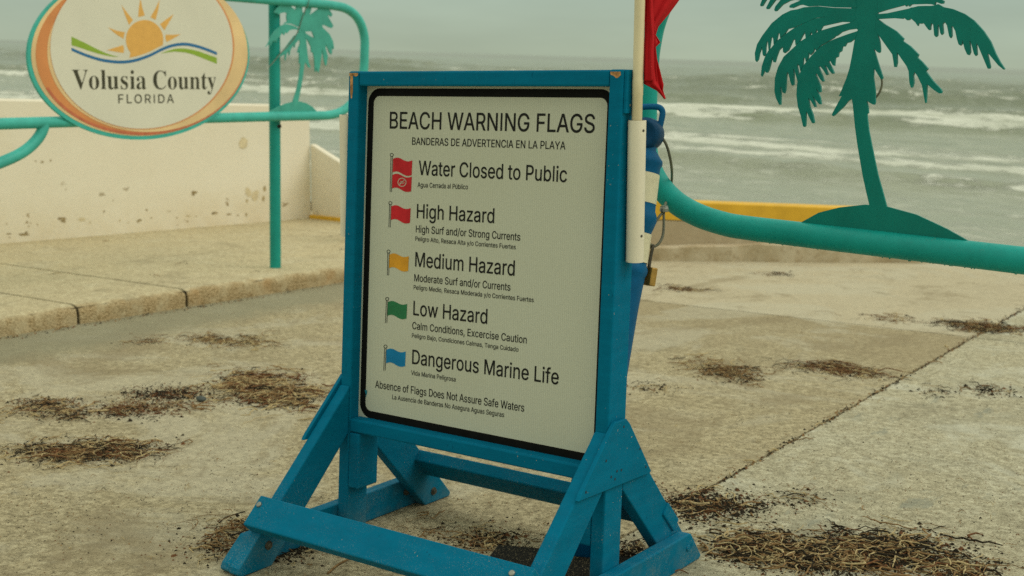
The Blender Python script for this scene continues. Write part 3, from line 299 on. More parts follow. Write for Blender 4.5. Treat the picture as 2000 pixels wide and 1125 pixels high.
def glyph_run(text, G, space, track=0):
    """list of (outer+holes contours) in font units, and the run's left/right extent"""
    x = 0; items = []; lo = 1e9; hi = -1e9
    for ch in text:
        if ch == ' ': x += space + track; continue
        g = G[ch]; cs = []
        for c in g[1:]:
            P = [tuple(map(int, q.split(','))) for q in c.split()]
            A = sum(P[i][0] * P[(i + 1) % len(P)][1] - P[i][1] * P[(i + 1) % len(P)][0] for i in range(len(P)))
            cs.append((A, [(px + x, py) for px, py in P]))
        outs = [c for c in cs if c[0] < 0]; holes = [c for c in cs if c[0] > 0]
        for A, P in outs:
            xs = [p[0] for p in P]; ys = [p[1] for p in P]; grp = [P]
            for _, Hh in holes:
                hx = sum(p[0] for p in Hh) / len(Hh); hy = sum(p[1] for p in Hh) / len(Hh)
                if min(xs) <= hx <= max(xs) and min(ys) <= hy <= max(ys): grp.append(Hh)
            items.append(grp); lo = min(lo, min(xs)); hi = max(hi, max(xs))
        x += g[0] + track
    return items, lo, hi
def fatten(P, w):
    """move a contour outwards along its normals (outer contours run clockwise, holes the other way)"""
    n = len(P); o = []
    for i in range(n):
        a, b, c = P[i - 1], P[i], P[(i + 1) % n]; e1 = Vector((b[0] - a[0], b[1] - a[1])); e2 = Vector((c[0] - b[0], c[1] - b[1]))
        if e1.length < 1e-6 or e2.length < 1e-6: o.append(b); continue
        n1 = Vector((-e1.y, e1.x)).normalized(); n2 = Vector((-e2.y, e2.x)).normalized(); m_ = n1 + n2
        m_ = n1 if m_.length < .3 else m_ / max(.5, m_.length_squared / 2); o.append((b[0] + m_.x * w, b[1] + m_.y * w))
    return o
def lettering(bm, text, G, A, Bp, up, cap, nrm, capu=509, space=195, track=0, mi=0, lift=0.0, fat=0):
    """lay text on a plane: baseline from A to Bp (ink edges), cap height vector up*cap, drawn just proud along nrm"""
    items, lo, hi = glyph_run(text, G, space, track)
    if fat: items = [[fatten(c, fat) for c in grp] for grp in items]
    ex = (Bp - A) / (hi - lo); ey = up * (cap / capu); j = 0
    for grp in items:
        off = nrm * (lift + (j % 3) * .00006); j += 1
        polys = [[A + ex * (p[0] - lo) + ey * p[1] + off for p in c] for c in grp]
        flat = [v for c in polys for v in c]; vs = [bm.verts.new(v) for v in flat]
        for t in tessellate_polygon([[Vector((p[0], p[1], 0)) for p in c] for c in grp]):
            try: bm.faces.new([vs[i] for i in t]).material_index = mi
            except ValueError: pass

# ------------------------------------------------------------------ ground: pavement, sidewalk, drop to the sea
JX0 = 640                                                            # joint between the two slabs
def slab(name, xs, ys, mat, z=0, jag_left=0, jag_right=0, thick=180):
    """a cast slab with a slightly ragged edge on one or both long sides"""
    bm = bmesh.new(); ny = 220; y0, y1 = ys; top = []; cols = 8
    yy = [y0 + (y1 - y0) * (i / ny) for i in range(ny + 1)]
    for i, y in enumerate(yy):
        fade = 1.0
        l = xs[0] - (noise.noise((y * .011, 3.1, xs[0])) * 9 + noise.noise((y * .045, 9.1, xs[0])) * 6) * jag_left + (y - 1000) * -.0325 * (1 if jag_left else 0)
        r = xs[1] + (noise.noise((y * .013, 7.7, xs[1])) * 9 + noise.noise((y * .05, 1.3, xs[1])) * 6) * jag_right + (y - 1000) * -.0325 * (1 if jag_right else 0)
        top.append([bm.verts.new(Vector((l + (r - l) * c / cols, y, z)) / 1000) for c in range(cols + 1)])
    for a, b in zip(top, top[1:]):
        for c in range(cols): bm.faces.new((a[c], a[c + 1], b[c + 1], b[c]))
    for side in (0, cols):
        lowv = [bm.verts.new(rw[side].co + Vector((0, 0, -.06))) for rw in top]
        for i in range(ny): bm.faces.new((top[i][side], top[i + 1][side], lowv[i + 1], lowv[i]))
    o = mesh_obj(name, bm, mat); o.matrix_world = MW; return tag(o, kind='structure')
def ground_sheet(name, x0, x1, y0, y1, z, mat):
    bm = bmesh.new(); add_box(bm, (x0 / 1000, y0 / 1000, z / 1000 - .4), (x1 / 1000, y1 / 1000, z / 1000)); o = mesh_obj(name, bm, mat); o.matrix_world = MW; return tag(o, kind='structure')
ground_sheet('ground', -60000, 60000, -60000, 7900, -30, JOINT)
for y0, y1 in ((-9000, 4284), (4292, 7700)):
    slab('pavement', (-3500, JX0 - 6), (y0, y1), CONC_A, jag_right=1)
    slab('pavement', (JX0 + 6, 9000), (y0, y1), CONC_B, jag_left=1)
# land away from the picture and the face of the sea wall
ground_sheet('ground', 9010, 60000, -60000, 7700, -4, CONC_B)
# sidewalk slabs with a rounded kerb edge, joints run across it
def sidewalk(y0, y1):
    bm = bmesh.new(); prof = [(-6600, 106), (-5200, 106), (-4300, 106), (-3700, 107), (-3530, 107), (-3505, 105), (-3484, 99), (-3470, 88), (-3463, 72), (-3461, 50), (-3460, 20), (-3460, -12)]
    n = max(6, int((y1 - y0) / 45)); rows = []
    for i in range(n + 1):
        y = y0 + (y1 - y0) * i / n; e = min(i, n - i); dip = {0: 6, 1: 1}.get(e, 0)
        row = []
        for x, z in prof:
            wob = noise.noise((y * .012, z * .02, 4.2)) * 7 + noise.noise((y * .05, z * .06, 1.2)) * 5 if x > -3520 else 0
            row.append(bm.verts.new(Vector((x + wob - (dip * .8 if x > -3520 else 0), y, z - (dip * .3 if x > -4000 else dip * .1))) / 1000))
        rows.append(row)
    for a, b in zip(rows, rows[1:]):
        for k in range(len(prof) - 1): bm.faces.new((a[k], a[k + 1], b[k + 1], b[k]))
    for rw in (rows[0], rows[-1]):
        lowv = [bm.verts.new(Vector((v.co.x, v.co.y, -.012))) for v in rw]
        for k in range(len(rw) - 1): bm.faces.new((rw[k], rw[k + 1], lowv[k + 1], lowv[k]))
    o = mesh_obj('sidewalk', bm, CONC_K, smooth=True); o.matrix_world = MW; tag(o, kind='structure')
    md = o.modifiers.new('sharp', 'EDGE_SPLIT'); md.split_angle = math.radians(50)
for a, b in ((-9000, -3200), (-3192, -1200), (-1190, 1622), (1640, 2366), (2386, 5200), (5212, 6900)): sidewalk(a, b)
ground_sheet('ground', -9000, -3475, -9000, 7600, 92, JOINT)

# ------------------------------------------------------------------ sea
def build_sea():
    zs = -2.6; rows = 420; cols = 300
    vs = [9 + 0.0]
    while vs[-1] < 900: vs.append(vs[-1] * 1.0 + max(.16, vs[-1] * .0068))
    rows = len(vs); V = np.array(vs); ct = np.linspace(-1, 1, cols)
    bm = bmesh.new(); fl = []
    me = bpy.data.meshes.new('sea'); verts = []; foam = []
    def bore(d, front, back): return np.exp(d / front) if d < 0 else math.exp(-d / back)
    crests = [(26, .05, .9, .8, 3), (30, .05, .9, .8, 3), (35, .08, 1., .85, 4), (42, .46, 1.7, 1.15, 8), (47.5, .30, 1.5, 1.1, 7), (53, .26, 1.6, 1.05, 8), (58, .16, 1.8, .85, 6), (65, .14, 2., .75, 7), (72, .12, 2., .6, 6), (81, 1.05, 2.8, 1.2, 17), (93, .95, 2.8, 1.15, 15), (108, 1.35, 3.4, .97, 16), (136, 2.0, 4.5, .92, 20), (172, 2.2, 6, .6, 14), (212, 2.2, 8, .4, 12), (262, 2., 10, .35, 12), (330, 1., 14, 0, 1), (420, 1., 18, 0, 1), (540, 1, 24, 0, 1)]
    for y in vs:
        hw = 26 + y * 1.35; xc = -y * .72
        for c in ct:
            x = xc + c * hw; h = 0; f = 0
            for j, (yc, amp, wd, fo, tail) in enumerate(crests):
                yy = yc + noise.noise((x * .022, j * 5.3, .5)) * wd * 2.2 + noise.noise((x * .11, j * 3.3, 2.5)) * wd * .55 + x * .012
                d = y - yy
                if -6 * wd < d < max(14 * wd, tail):
                    a = amp * (.65 + .6 * noise.noise((x * .03, j * 9.1, 7.7)))
                    k = math.exp(d / (wd * (.34 if fo >= 1 else .36))) if d < 0 else math.exp(-d / (wd * 1.6))
                    if fo >= 1: k *= 1 + .45 * noise.noise((x * .35, y * .5, j * 2.2)) + .25 * noise.noise((x * 1.1, y * 1.3, j))
                    h += a * k
                    patch = min(1, max(0, (.62 if fo < .98 else .88) + 1.5 * noise.noise((x * .045 + j * 11, d * .06, 3.3))))
                    if d > (-wd * .42 if fo >= 1 else -wd * .12): f = max(f, fo * patch * max(0, 1 - max(0, d) / (tail * (.7 + .8 * abs(noise.noise((x * .05, j * 4.4, 9)))))) ** .7)
            swell = .10 * math.sin(y * .16 + noise.noise((x * .03, y * .02, 0)) * 4) * min(1, y / 80)
            chop = noise.noise((x * .5, y * .8, 1)) * .05 + noise.noise((x * 1.3, y * 2.2, 5)) * .025
            far = 1 / (1 + (max(0, y - 300) / 300) ** 2)
            verts.append((x, y, zs + (h + swell) * far + chop * (1 + y / 120) * far)); foam.append(f)
    faces = [(i * cols + k, i * cols + k + 1, (i + 1) * cols + k + 1, (i + 1) * cols + k) for i in range(rows - 1) for k in range(cols - 1)]
    me.from_pydata(verts, [], faces); at = me.attributes.new('foam', 'FLOAT', 'POINT'); at.data.foreach_set('value', foam)
    for p in me.polygons: p.use_smooth = True
    k = NB('sea_water', .22, .5)
    fa = k.n('ShaderNodeAttribute'); fa.attribute_name = 'foam'; f = fa.outputs['Fac']
    lace = k.noise(.9, 8, .72, k.map((.55, 1.25, 1)), dist=1.2); lace2 = k.noise(.16, 6, .65, k.map((.5, 1.4, 1)), dist=.8)
    lace3 = k.noise(.33, 7, .7, k.map((.4, 1.0, 1)), dist=1.0)
    t = k.math('ADD', k.math('ADD', k.math('MULTIPLY', f, .80), k.rng(lace, .36, .64, -.38, .38)), k.rng(lace3, .36, .64, -.30, .30)); core = k.rng(t, .34, .66)
    near = k.rng(k.axis(1), 30, 120, 1, .2)
    thin = k.math('MULTIPLY', k.math('MULTIPLY', k.rng(lace, .46, .60), k.rng(lace2, .40, .56)), k.math('MULTIPLY', near, .75))
    fm = k.math('MAXIMUM', core, thin)
    wa = k.mix(k.rng(lace2, .3, .7), (.125, .155, .072), (.195, .225, .120))
    wa = k.mix(k.rng(k.axis(1), 85, 125, 0, .75), wa, (.085, .112, .048))
    wa = k.mix(k.rng(k.axis(1), 20, 90, .8, .1), wa, (.38, .395, .285))
    k.col(k.mix(fm, wa, k.mix(k.rng(lace3, .38, .62), (.46, .48, .375), (.68, .69, .58)))); k.rough(k.rng(fm, 0, 1, .20, .85))
    hb = k.math('ADD', k.math('MULTIPLY', k.noise(1.1, 8, .68, k.map((.45, 1.2, 1))), 1.), k.math('MULTIPLY', fm, .25))
    k.bump(hb, .85, .35)
    me.materials.append(k.m); o = link(bpy.data.objects.new('sea', me)); tag(o, kind='structure')
    # the open sea out to the horizon
    bm = bmesh.new(); n = 40
    ring = []
    for q in range(n + 1):
        a = math.pi * (-.62 + 1.24 * q / n); ring.append((math.sin(a), math.cos(a)))
    k2 = NB('far_sea_water', .24, .5); k2.col(k2.mix(k2.rng(k2.noise(.012, 6, .7, k2.map((.3, 1.5, 1))), .35, .65), (.10, .115, .062), (.19, .20, .13)))
    k2.bump(k2.noise(.35, 8, .7, k2.map((.4, 1.3, 1))), .9, .9)
    g = [[bm.verts.new((sx * r, sy * r, zs - .7 + (.55 if r > 600 else 0))) for sx, sy in ring] for r in (9, 30, 120, 500, 880, 2500, 9000, 16000)]
    for a, b in zip(g, g[1:]):
        for q in range(n): bm.faces.new((a[q], a[q + 1], b[q + 1], b[q]))
    tag(mesh_obj('sea', bm, k2.m), kind='structure')
build_sea()
# ------------------------------------------------------------------ cream sea wall on the left and the wall that turns across
def wallthings():
    base = empty('sea_wall', smat(-6230, 4500, 106)); tag(base, 'long cream painted sea wall with chipped foot behind the teal gate', 'wall')
    inv = base.matrix_world.inverted()
    A = np.array([-6379., 3040, 110]); Bq = np.array([-6079., 6064, 110]); d = (Bq - A) / np.linalg.norm(Bq - A); n = np.array([d[1], -d[0], 0])
    t0 = plane_hit(2, 191, A, n)[2] - 110; t1 = plane_hit(560, 204, A, n)[2] - 110
    bm = bmesh.new(); ny = 60; s0, s1 = -9000., np.linalg.norm(Bq - A); rows = []
    for i in range(ny + 1):
        s = s0 + (s1 - s0) * i / ny; h = t0 + (t1 - t0) * (s / s1) if s > -1000 else t0 + (t1 - t0) * (-1000 / s1)
        P = A + d * s; row = []
        for off, z in ((0, -20), (2, 300), (0, h * .55), (0, h - 18), (-16, h), (-250, h), (-262, h - 18), (-262, -20)):
            q = P + n * off; row.append(bm.verts.new(inv @ S(q[0], q[1], 106 + z)))
        rows.append(row)
    for a, b in zip(rows, rows[1:]):
        for k in range(7): bm.faces.new((a[k], a[k + 1], b[k + 1], b[k]))
    bm.faces.new(rows[0]); bm.faces.new(rows[-1][::-1])
    # flaked paint: thin irregular scars on the face
    for zx, zy, hw, hh, mi in ((310, 580, 30, 9, 1), (318, 594, 16, 7, 1), (970, 450, 17, 9, 1), (966, 461, 10, 6, 1), (1322, 430, 9, 16, 2), (1316, 480, 8, 14, 2), (1240, 450, 16, 26, 3), (1233, 492, 7, 12, 2), (1275, 465, 20, 28, 3), (520, 545, 5, 8, 1), (118, 660, 28, 6, 1), (132, 650, 10, 8, 1), (45, 656, 16, 4, 1), (48, 674, 4, 4, 1), (700, 588, 13, 6, 2), (690, 596, 6, 5, 2), (1074, 553, 16, 6, 1), (1062, 556, 6, 6, 1), (1145, 558, 12, 5, 1), (1187, 563, 5, 4, 1), (1230, 560, 6, 9, 2), (178, 292, 4, 4, 1), (212, 297, 8, 5, 1), (254, 290, 5, 6, 1), (408, 585, 19, 11, 3), (1215, 205, 24, 30, 3), (885, 575, 7, 3, 2), (940, 567, 12, 3, 2), (980, 568, 5, 3, 2), (756, 577, 4, 4, 2), (188, 611, 3, 6, 1), (450, 600, 3, 5, 2), (1525, 515, 3, 4, 1), (845, 543, 14, 2, 2), (565, 490, 3, 4, 2), (600, 590, 4, 5, 2), (640, 600, 5, 3, 2)):
        poly = []
        for q in range(11):
            an = 2 * math.pi * q / 11; rr = random.uniform(.6, 1.15); u, v = (zx + hw * rr * math.cos(an)) / 2.557, 200 + (zy + hh * rr * math.sin(an)) / 2.557
            P = plane_hit(u, v, A + n * 3.2, n); poly.append(inv @ S(*P))
        try:
            f_ = bm.faces.new([bm.verts.new(p) for p in poly]); f_.material_index = mi
        except ValueError: pass
    mesh_obj('wall', bm, [WALL, plain('flaked_render', (.33, .25, .13), .9, .1, .3, scale=30), plain('flaked_render_pale', (.44, .35, .19), .9, .1, .25, scale=20), plain('faded_patch', (.66, .56, .36), .9, .1, .15, scale=15)], base)
    # return wall with a sloping top
    rt = empty('return_wall', smat(-5600, 6060, 106)); tag(rt, 'short cream wall with sloping top turning off the end of the sea wall', 'wall')
    inv2 = rt.matrix_world.inverted(); A2 = Bq + np.array([4., 0, 0]); d2 = np.array([5629. - 6079., 5987 - 6064, 0]); d2 = np.array([1., -.12, 0]) / np.linalg.norm([1, -.12, 0]); n2 = np.array([d2[1], -d2[0], 0])
    h0 = plane_hit(613, 281, A2, n2)[2] - 106; q1 = plane_hit(665, 318, A2, n2); sl_ = (q1[2] - 106 - h0) / np.linalg.norm((q1 - A2)[:2])
    ln = (260 - h0) / sl_
    bm = bmesh.new(); poly = [(0, -20), (ln, -20), (ln, 260), (0, h0)]
    P3 = [inv2 @ S(*(A2 + d2 * s + np.array([0, 0, z + 0.]) - np.array([0, 0, 4]))) for s, z in poly]
    e2 = (inv2.to_3x3() @ (S(*(-n2 * 70)) - S(0, 0, 0)))
    add_ngon_prism(bm, P3, e2); mesh_obj('wall', bm, WALL, rt, bevel=.012)
    bm = bmesh.new(); P3 = [inv2 @ S(*(A2 + d2 * s + n2 * 30 + np.array([0, 0, z - 4.]))) for s, z in ((10, -10), (ln, -10), (ln, 34), (10, 34))]
    add_ngon_prism(bm, P3, inv2.to_3x3() @ (S(*(-n2 * 29)) - S(0, 0, 0))); mesh_obj('painted_kerb', bm, YELLOW, rt, bevel=.006)
    # low wall with a yellow band
    P0 = pave(1272, 506); dx = np.array([R[0][0], R[0][1], 0]); dx /= np.linalg.norm(dx); nn = np.array([dx[1], -dx[0], 0])
    lw = empty('low_wall', smat(*P0)); tag(lw, 'low concrete wall with a yellow painted top edge beside the water', 'wall'); inv3 = lw.matrix_world.inverted()
    f = lambda s, o, z: inv3 @ S(*(P0 + dx * s + nn * o + np.array([0, 0, z + 0.])))
    tp = [plane_hit(u, v, P0, nn) for u, v in ((1360, 395), (1600, 404), (1325, 431))]; sA = np.dot(tp[0] - P0, dx); zA = tp[0][2]; sB = np.dot(tp[1] - P0, dx); zB = tp[1][2]; zY = tp[2][2]
    k = (zB - zA) / (sB - sA); ztop = lambda s: zA + k * (s - sA); zlow = lambda s: zY + k * (s - sA)
    s0, s1 = -2250, 1660
    def run(bm, z0, z1, o0, o1, n=50, wob=0):
        rows = []
        for i in range(n + 1):
            s = s0 + (s1 - s0) * i / n; wb = (noise.noise((s * .006, z0(s) * .01, 3)) * wob) if wob else 0
            rows.append([bm.verts.new(f(s, o, z)) for o, z in ((o1 + wb, z0(s)), (o1 + wb * .6, z1(s) - 8), (o1 - 10, z1(s)), (o0, z1(s)), (o0, z0(s)))])
        for a, b in zip(rows, rows[1:]):
            for q in range(4): bm.faces.new((a[q], a[q + 1], b[q + 1], b[q]))
        bm.faces.new(rows[0]); bm.faces.new(rows[-1][::-1])
    bm = bmesh.new(); run(bm, lambda s: -40, lambda s: zlow(s) - 2, -230, 0); mesh_obj('wall', bm, BARE, lw)
    bm = bmesh.new(); run(bm, zlow, ztop, -235, 3); mesh_obj('painted_cap', bm, YELLOW, lw)
    s1 = 2350; bm = bmesh.new(); run(bm, lambda s: -45, lambda s: (108 + .03 * s) * (1 if s < 1300 else max(.12, 1 - (s - 1300) / 1000)) + noise.noise((s * .004, 1, 1)) * 10, 1, 130, wob=45); mesh_obj('footing', bm, SANDY, lw)
wallthings()

# ------------------------------------------------------------------ the notice stand
W, H = 880.5875, 1304.387
def D(x, y, z):                        # the old stand has racked a little out of square
    return Vector((x + (x - W / 2) * -.010548 * (z - 300) / 500 + .02308 * (z - 300), y + .018776 * z, z)) / 1000
stand = empty('notice_stand', smat(0, 0, 0)); tag(stand, 'blue wooden stand on splayed legs holding the beach warning flags notice', 'sign stand')
def bxp(name, lo, hi, mat=BLUE, bev=.005):
    bm = bmesh.new()
    # split long timbers so the racking bends with them
    add_box(bm, lo, hi, lambda p: D(*p)); return mesh_obj(name, bm, mat, stand, bevel=bev)
T, DP = 38, 83
bxp('post', (0, 0, 2), (T, DP, H)); bxp('post', (W - T, 0, 2), (W, DP, H))
bxp('top_beam', (T + .5, 0.8, H - 39.5), (W - T - .5, DP - 1, H - .8))
bxp('bottom_beam', (T + .5, -1, 308), (W - T - .5, DP - 1, 346))
bxp('support_block', (T + .5, -.6, 146), (T * 2, DP - 1, 306.5)); bxp('support_block', (W - 2 * T, -.6, 146), (W - T - .5, DP - 1, 306.5))
# legs: outline in the side plane, cut to sit flat on the pavement
FL = [(-2, 437), (-405, 22), (-408, 8), (-396, 1), (-292, 1), (-4, 300), (-4, 330)]
FL = [(-1.5, 440), (-22, 417), (-404, 26), (-407, 10), (-394, 1), (-287, 1), (-1.5, 304)]
BL = [(DP + 1.5, 404), (DP + 1.5, 276), (352, 1), (470, 1), (476, 12), (100, 418), (DP + 1.5, 424)]
def side(name, poly, x0, x1, mat=BLUE, bev=.004):
    bm = bmesh.new(); a = [bm.verts.new(D(x0, y, z)) for y, z in poly]; b = [bm.verts.new(D(x1, y, z)) for y, z in poly]; n = len(poly)
    bm.faces.new(a); bm.faces.new(b[::-1])
    for i in range(n): bm.faces.new((a[i], a[(i + 1) % n], b[(i + 1) % n], b[i]))
    return mesh_obj(name, bm, mat, stand, bevel=bev)
legs = [side('leg', FL, .4, T - .4), side('leg', FL, W - T + .4, W - .4), side('leg', BL, .4, T - .4), side('leg', BL, W - T + .4, W - .4)]
GP = [(12, 465), (66, 463), (84, 448), (202, 300), (196, 296), (-140, 306), (-128, 322)]
side('gusset_plate', GP, -12, -.3, bev=.002); side('gusset_plate', GP, W + .3, W + 12, bev=.002)
RP = [(-332, 88), (-396, 28), (-402, 12), (-390, 1), (444, 1), (456, 8), (392, 86), (382, 89)]
rl = side('runner', RP, -T, -.6); rr = side('runner', RP, W + .6, W + T)
# cross boards nailed to the faces of the legs
def board(name, y, z, dy, dz, ny, nz, x0, x1):
    bm = bmesh.new(); q = [(y, z), (y + dy, z + dz), (y + dy - ny * T, z + dz - nz * T), (y - ny * T, z - nz * T)]
    a = [bm.verts.new(D(x0, *p)) for p in q]; b = [bm.verts.new(D(x1, *p)) for p in q]
    bm.faces.new(a); bm.faces.new(b[::-1])
    for i in range(4): bm.faces.new((a[i], a[(i + 1) % 4], b[(i + 1) % 4], b[i]))
    return mesh_obj(name, bm, BLUE, stand, bevel=.004)
fb = board('front_board', -296, 191, -62.5, -64, -.715, .70, -1, W + 1)
ln_ = .70; bk = board('back_board', 317, 186, 63, -63, .68, .73, 2, W + 6)
# fixings
def disc(name, P, nrm, r, h, mat, parent=stand, dome=True):
    bm = bmesh.new(); nrm = Vector(nrm).normalized()
    add_lathe(bm, [(r, -.001), (r, h * .55), (r * .8, h * .9), (r * .3, h)] if dome else [(r, -.001), (r, h)], P, nrm, 18); return mesh_obj(name, bm, mat, parent, smooth=False)
nf = (0, -.715, .70)
disc('bolt', D(15, -316, 172.5), nf, .0075, .004, GALV, fb); disc('bolt', D(W - 48, -316, 172.5), nf, .0075, .004, GALV, fb)
for X, Y, Z in ((T - .4, -302, 62), (T - .4, 388, 38)):
    lg = legs[0] if Y < 0 else legs[2]
    disc('washer', D(X, Y, Z), (1, 0, 0), .012, .003, RUST, lg, False); disc('bolt', D(X + 2, Y, Z), (1, 0, 0), .008, .008, RUST, lg)
disc('bolt', D(-.6, 300, 50), (1, 0, 0), .010, .010, RUST, rl)
disc('bolt', D(W + T, 374, 52), (1, 0, 0), .009, .004, BLUE, rr)
for y, z in ((50, 445), (-18, 375), (148, 372), (-112, 318), (180, 312), (-20, 330), (20, 322), (60, 335)):
    pass
gp = [o for o in stand.children if o.name.startswith('gusset_plate')][1]
bm = bmesh.new()
for y, z in ((52, 446), (-22, 378), (140, 372), (-108, 322), (172, 318), (6, 332), (30, 340), (52, 338), (18, 322)):
    add_lathe(bm, [(.0035, -.0004), (.0035, .0006), (.002, .0007)], D(W + 12, y + random.uniform(-4, 4), z), (1, 0, 0), 8)
mesh_obj('screw', bm, plain('dark_screw', (.006, .03, .045), .7), gp)['kind'] = 'stuff'
# small joining plate beside the top corner, and bare-wood scars
bm = bmesh.new(); add_box(bm, (W + .3, 6, 1203), (W + 9, 66, H - 1), lambda p: D(*p)); pl = mesh_obj('corner_plate', bm, BLUE, stand, bevel=.0015)
disc('screw', D(W + 9, 30, 1284), (1, 0, 0), .0035, .0012, GALV, pl); disc('screw', D(W + 9, 24, 1222), (1, 0, 0), .003, .001, GALV, pl)
posts = [o for o in stand.children if o.name.startswith('post')]
def scar(parent, pts, name='bare_wood_scar'):
    bm = bmesh.new(); add_prism(bm, [D(x, -.5, z) for x, z in pts], Vector((0, .0004, 0))); mesh_obj(name, bm, BARE_WOOD, parent)
scar(posts[0], [(7, 1296), (17, 1299), (17.5, 1270), (18, 1250), (15.5, 1232), (12.5, 1231), (9.5, 1244), (8, 1268)])
scar(posts[0], [(3, 1299.5), (36, 1299.5), (35, 1293), (29, 1290), (19, 1293), (4, 1291)])
scar(posts[1], [(W - 35, 1299), (W - 7, 1299), (W - 6, 1291), (W - 12, 1286), (W - 18, 1284), (W - 26, 1290), (W - 34, 1292)])

# the notice
YP = 36
sgn = bmesh.new(); add_box(sgn, (T - 3, YP, 322), (W - T + 3, YP + 4, H - 38), lambda p: D(*p)); panel = mesh_obj('sign_panel', sgn, PANEL, stand)
def rrect(x0, x1, z0, z1, r, n=8):
    o = []
    for cx, cz, a in ((x1 - r, z1 - r, 0), (x0 + r, z1 - r, 90), (x0 + r, z0 + r, 180), (x1 - r, z0 + r, 270)):
        for k in range(n + 1): t = math.radians(a + 90 * k / n); o.append((cx + r * math.cos(t), cz + r * math.sin(t)))
    return o
bm = bmesh.new(); oo = rrect(43.5, W - 42, 346, 1259, 40); ii = rrect(64, W - 62, 367, 1238.5, 20)
a = [bm.verts.new(D(x, YP - .5, z)) for x, z in oo]; b = [bm.verts.new(D(x, YP - .5, z)) for x, z in ii]
for k in range(len(a)): bm.faces.new((a[k], a[(k + 1) % len(a)], b[(k + 1) % len(a)], b[k]))
mesh_obj('border', bm, BLACK, panel)
def on_sign(u, v, y=YP - .6):           # photo point -> place on the notice (undoes the racking)
    x, yy, z = 400., y, 800.
    def pj(x, z):
        p = D(x, y, z) * 1000; c = R @ (np.array(p) - CAM); return np.array([1000 + FOC * c[0] / c[2], 562.5 + FOC * c[1] / c[2]])
    for _ in range(25):
        r = pj(x, z) - np.array([u, v]); J = np.stack([(pj(x + .1, z) - pj(x, z)) / .1, (pj(x, z + .1) - pj(x, z)) / .1], 1); dlt = np.linalg.solve(J, -r); x += dlt[0]; z += dlt[1]
    return D(x, y, z), x, z
GLYPHS['I'] = [186, '56,0 56,512 130,512 130,0']; GLYPHS['l'] = [176, '52,0 52,518 122,518 122,0']
TXT = [("BEACH WARNING FLAGS", (760.9, 250.8), (1161, 259.4), 218.5), ("BANDERAS DE ADVERTENCIA EN LA PLAYA", (804.6, 282.5), (1104, 292), 268.4),
       ("Water Closed to Public", (817.5, 341.5), (1106.8, 355.7), 313.7), ("Agua Cerrada al Público", (815.3, 365.3), (913.7, 369.9), 356),
       ("High Hazard", (813.8, 425.7), (964.9, 435.7), 398.4), ("High Surf and/or Strong Currents", (812, 453.8), (1015.8, 470.2), 439.8), ("Peligro Alto, Resaca Alta y/o Corrientes Fuertes", (811, 470.2), (1007.2, 487.0), 461.6),
       ("Medium Hazard", (810.6, 520.3), (1004.8, 538.6), 492.3), ("Moderate Surf and/or Currents", (808.8, 549.1), (996.6, 568.0), 535.2), ("Peligro Medio, Resaca Moderada y/o Corrientes Fuertes", (807.7, 565.1), (1042.2, 590.4), 556.5),
       ("Low Hazard", (806.9, 615.2), (951.4, 632.6), 587.5), ("Calm Conditions, Excercise Caution", (805, 642.4), (1028.4, 671), 628.6), ("Peligro Bajo, Condiciones Calmas, Tenga Cuidado", (804.3, 659.2), (1012.3, 687.2), 650.9),
       ("Dangerous Marine Life", (804.7, 710.4), (1090.7, 751.2), 682.8), ("Vida Marina Peligrosa", (802.8, 732), (889.8, 745.5), 723.3),
       ("Absence of Flags Does Not Assure Safe Waters", (732.6, 757), (1023.5, 804.2), 742.8), ("La Ausencia de Banderas No Asegura Aguas Seguras", (765.8, 779.5), (984.3, 814.8), 770.5)]
for s, a, b, ct in TXT:
    bm = bmesh.new()
    A, _, z0 = on_sign(*a); Bq, _, z1 = on_sign(*b); _, _, zc = on_sign(a[0] + (2 if len(s) > 0 else 0) * 0, ct)
    lettering(bm, s, GLYPHS, A, Bq, Vector((.02, .0188, 1)).normalized(), (zc - z0) / 1000, Vector((0, -1, 0)))
    bm2 = bm; me = bpy.data.meshes.new('lettering'); bm.to_mesh(me); bm.free(); me.materials.append(INK); link(bpy.data.objects.new('lettering', me), panel)
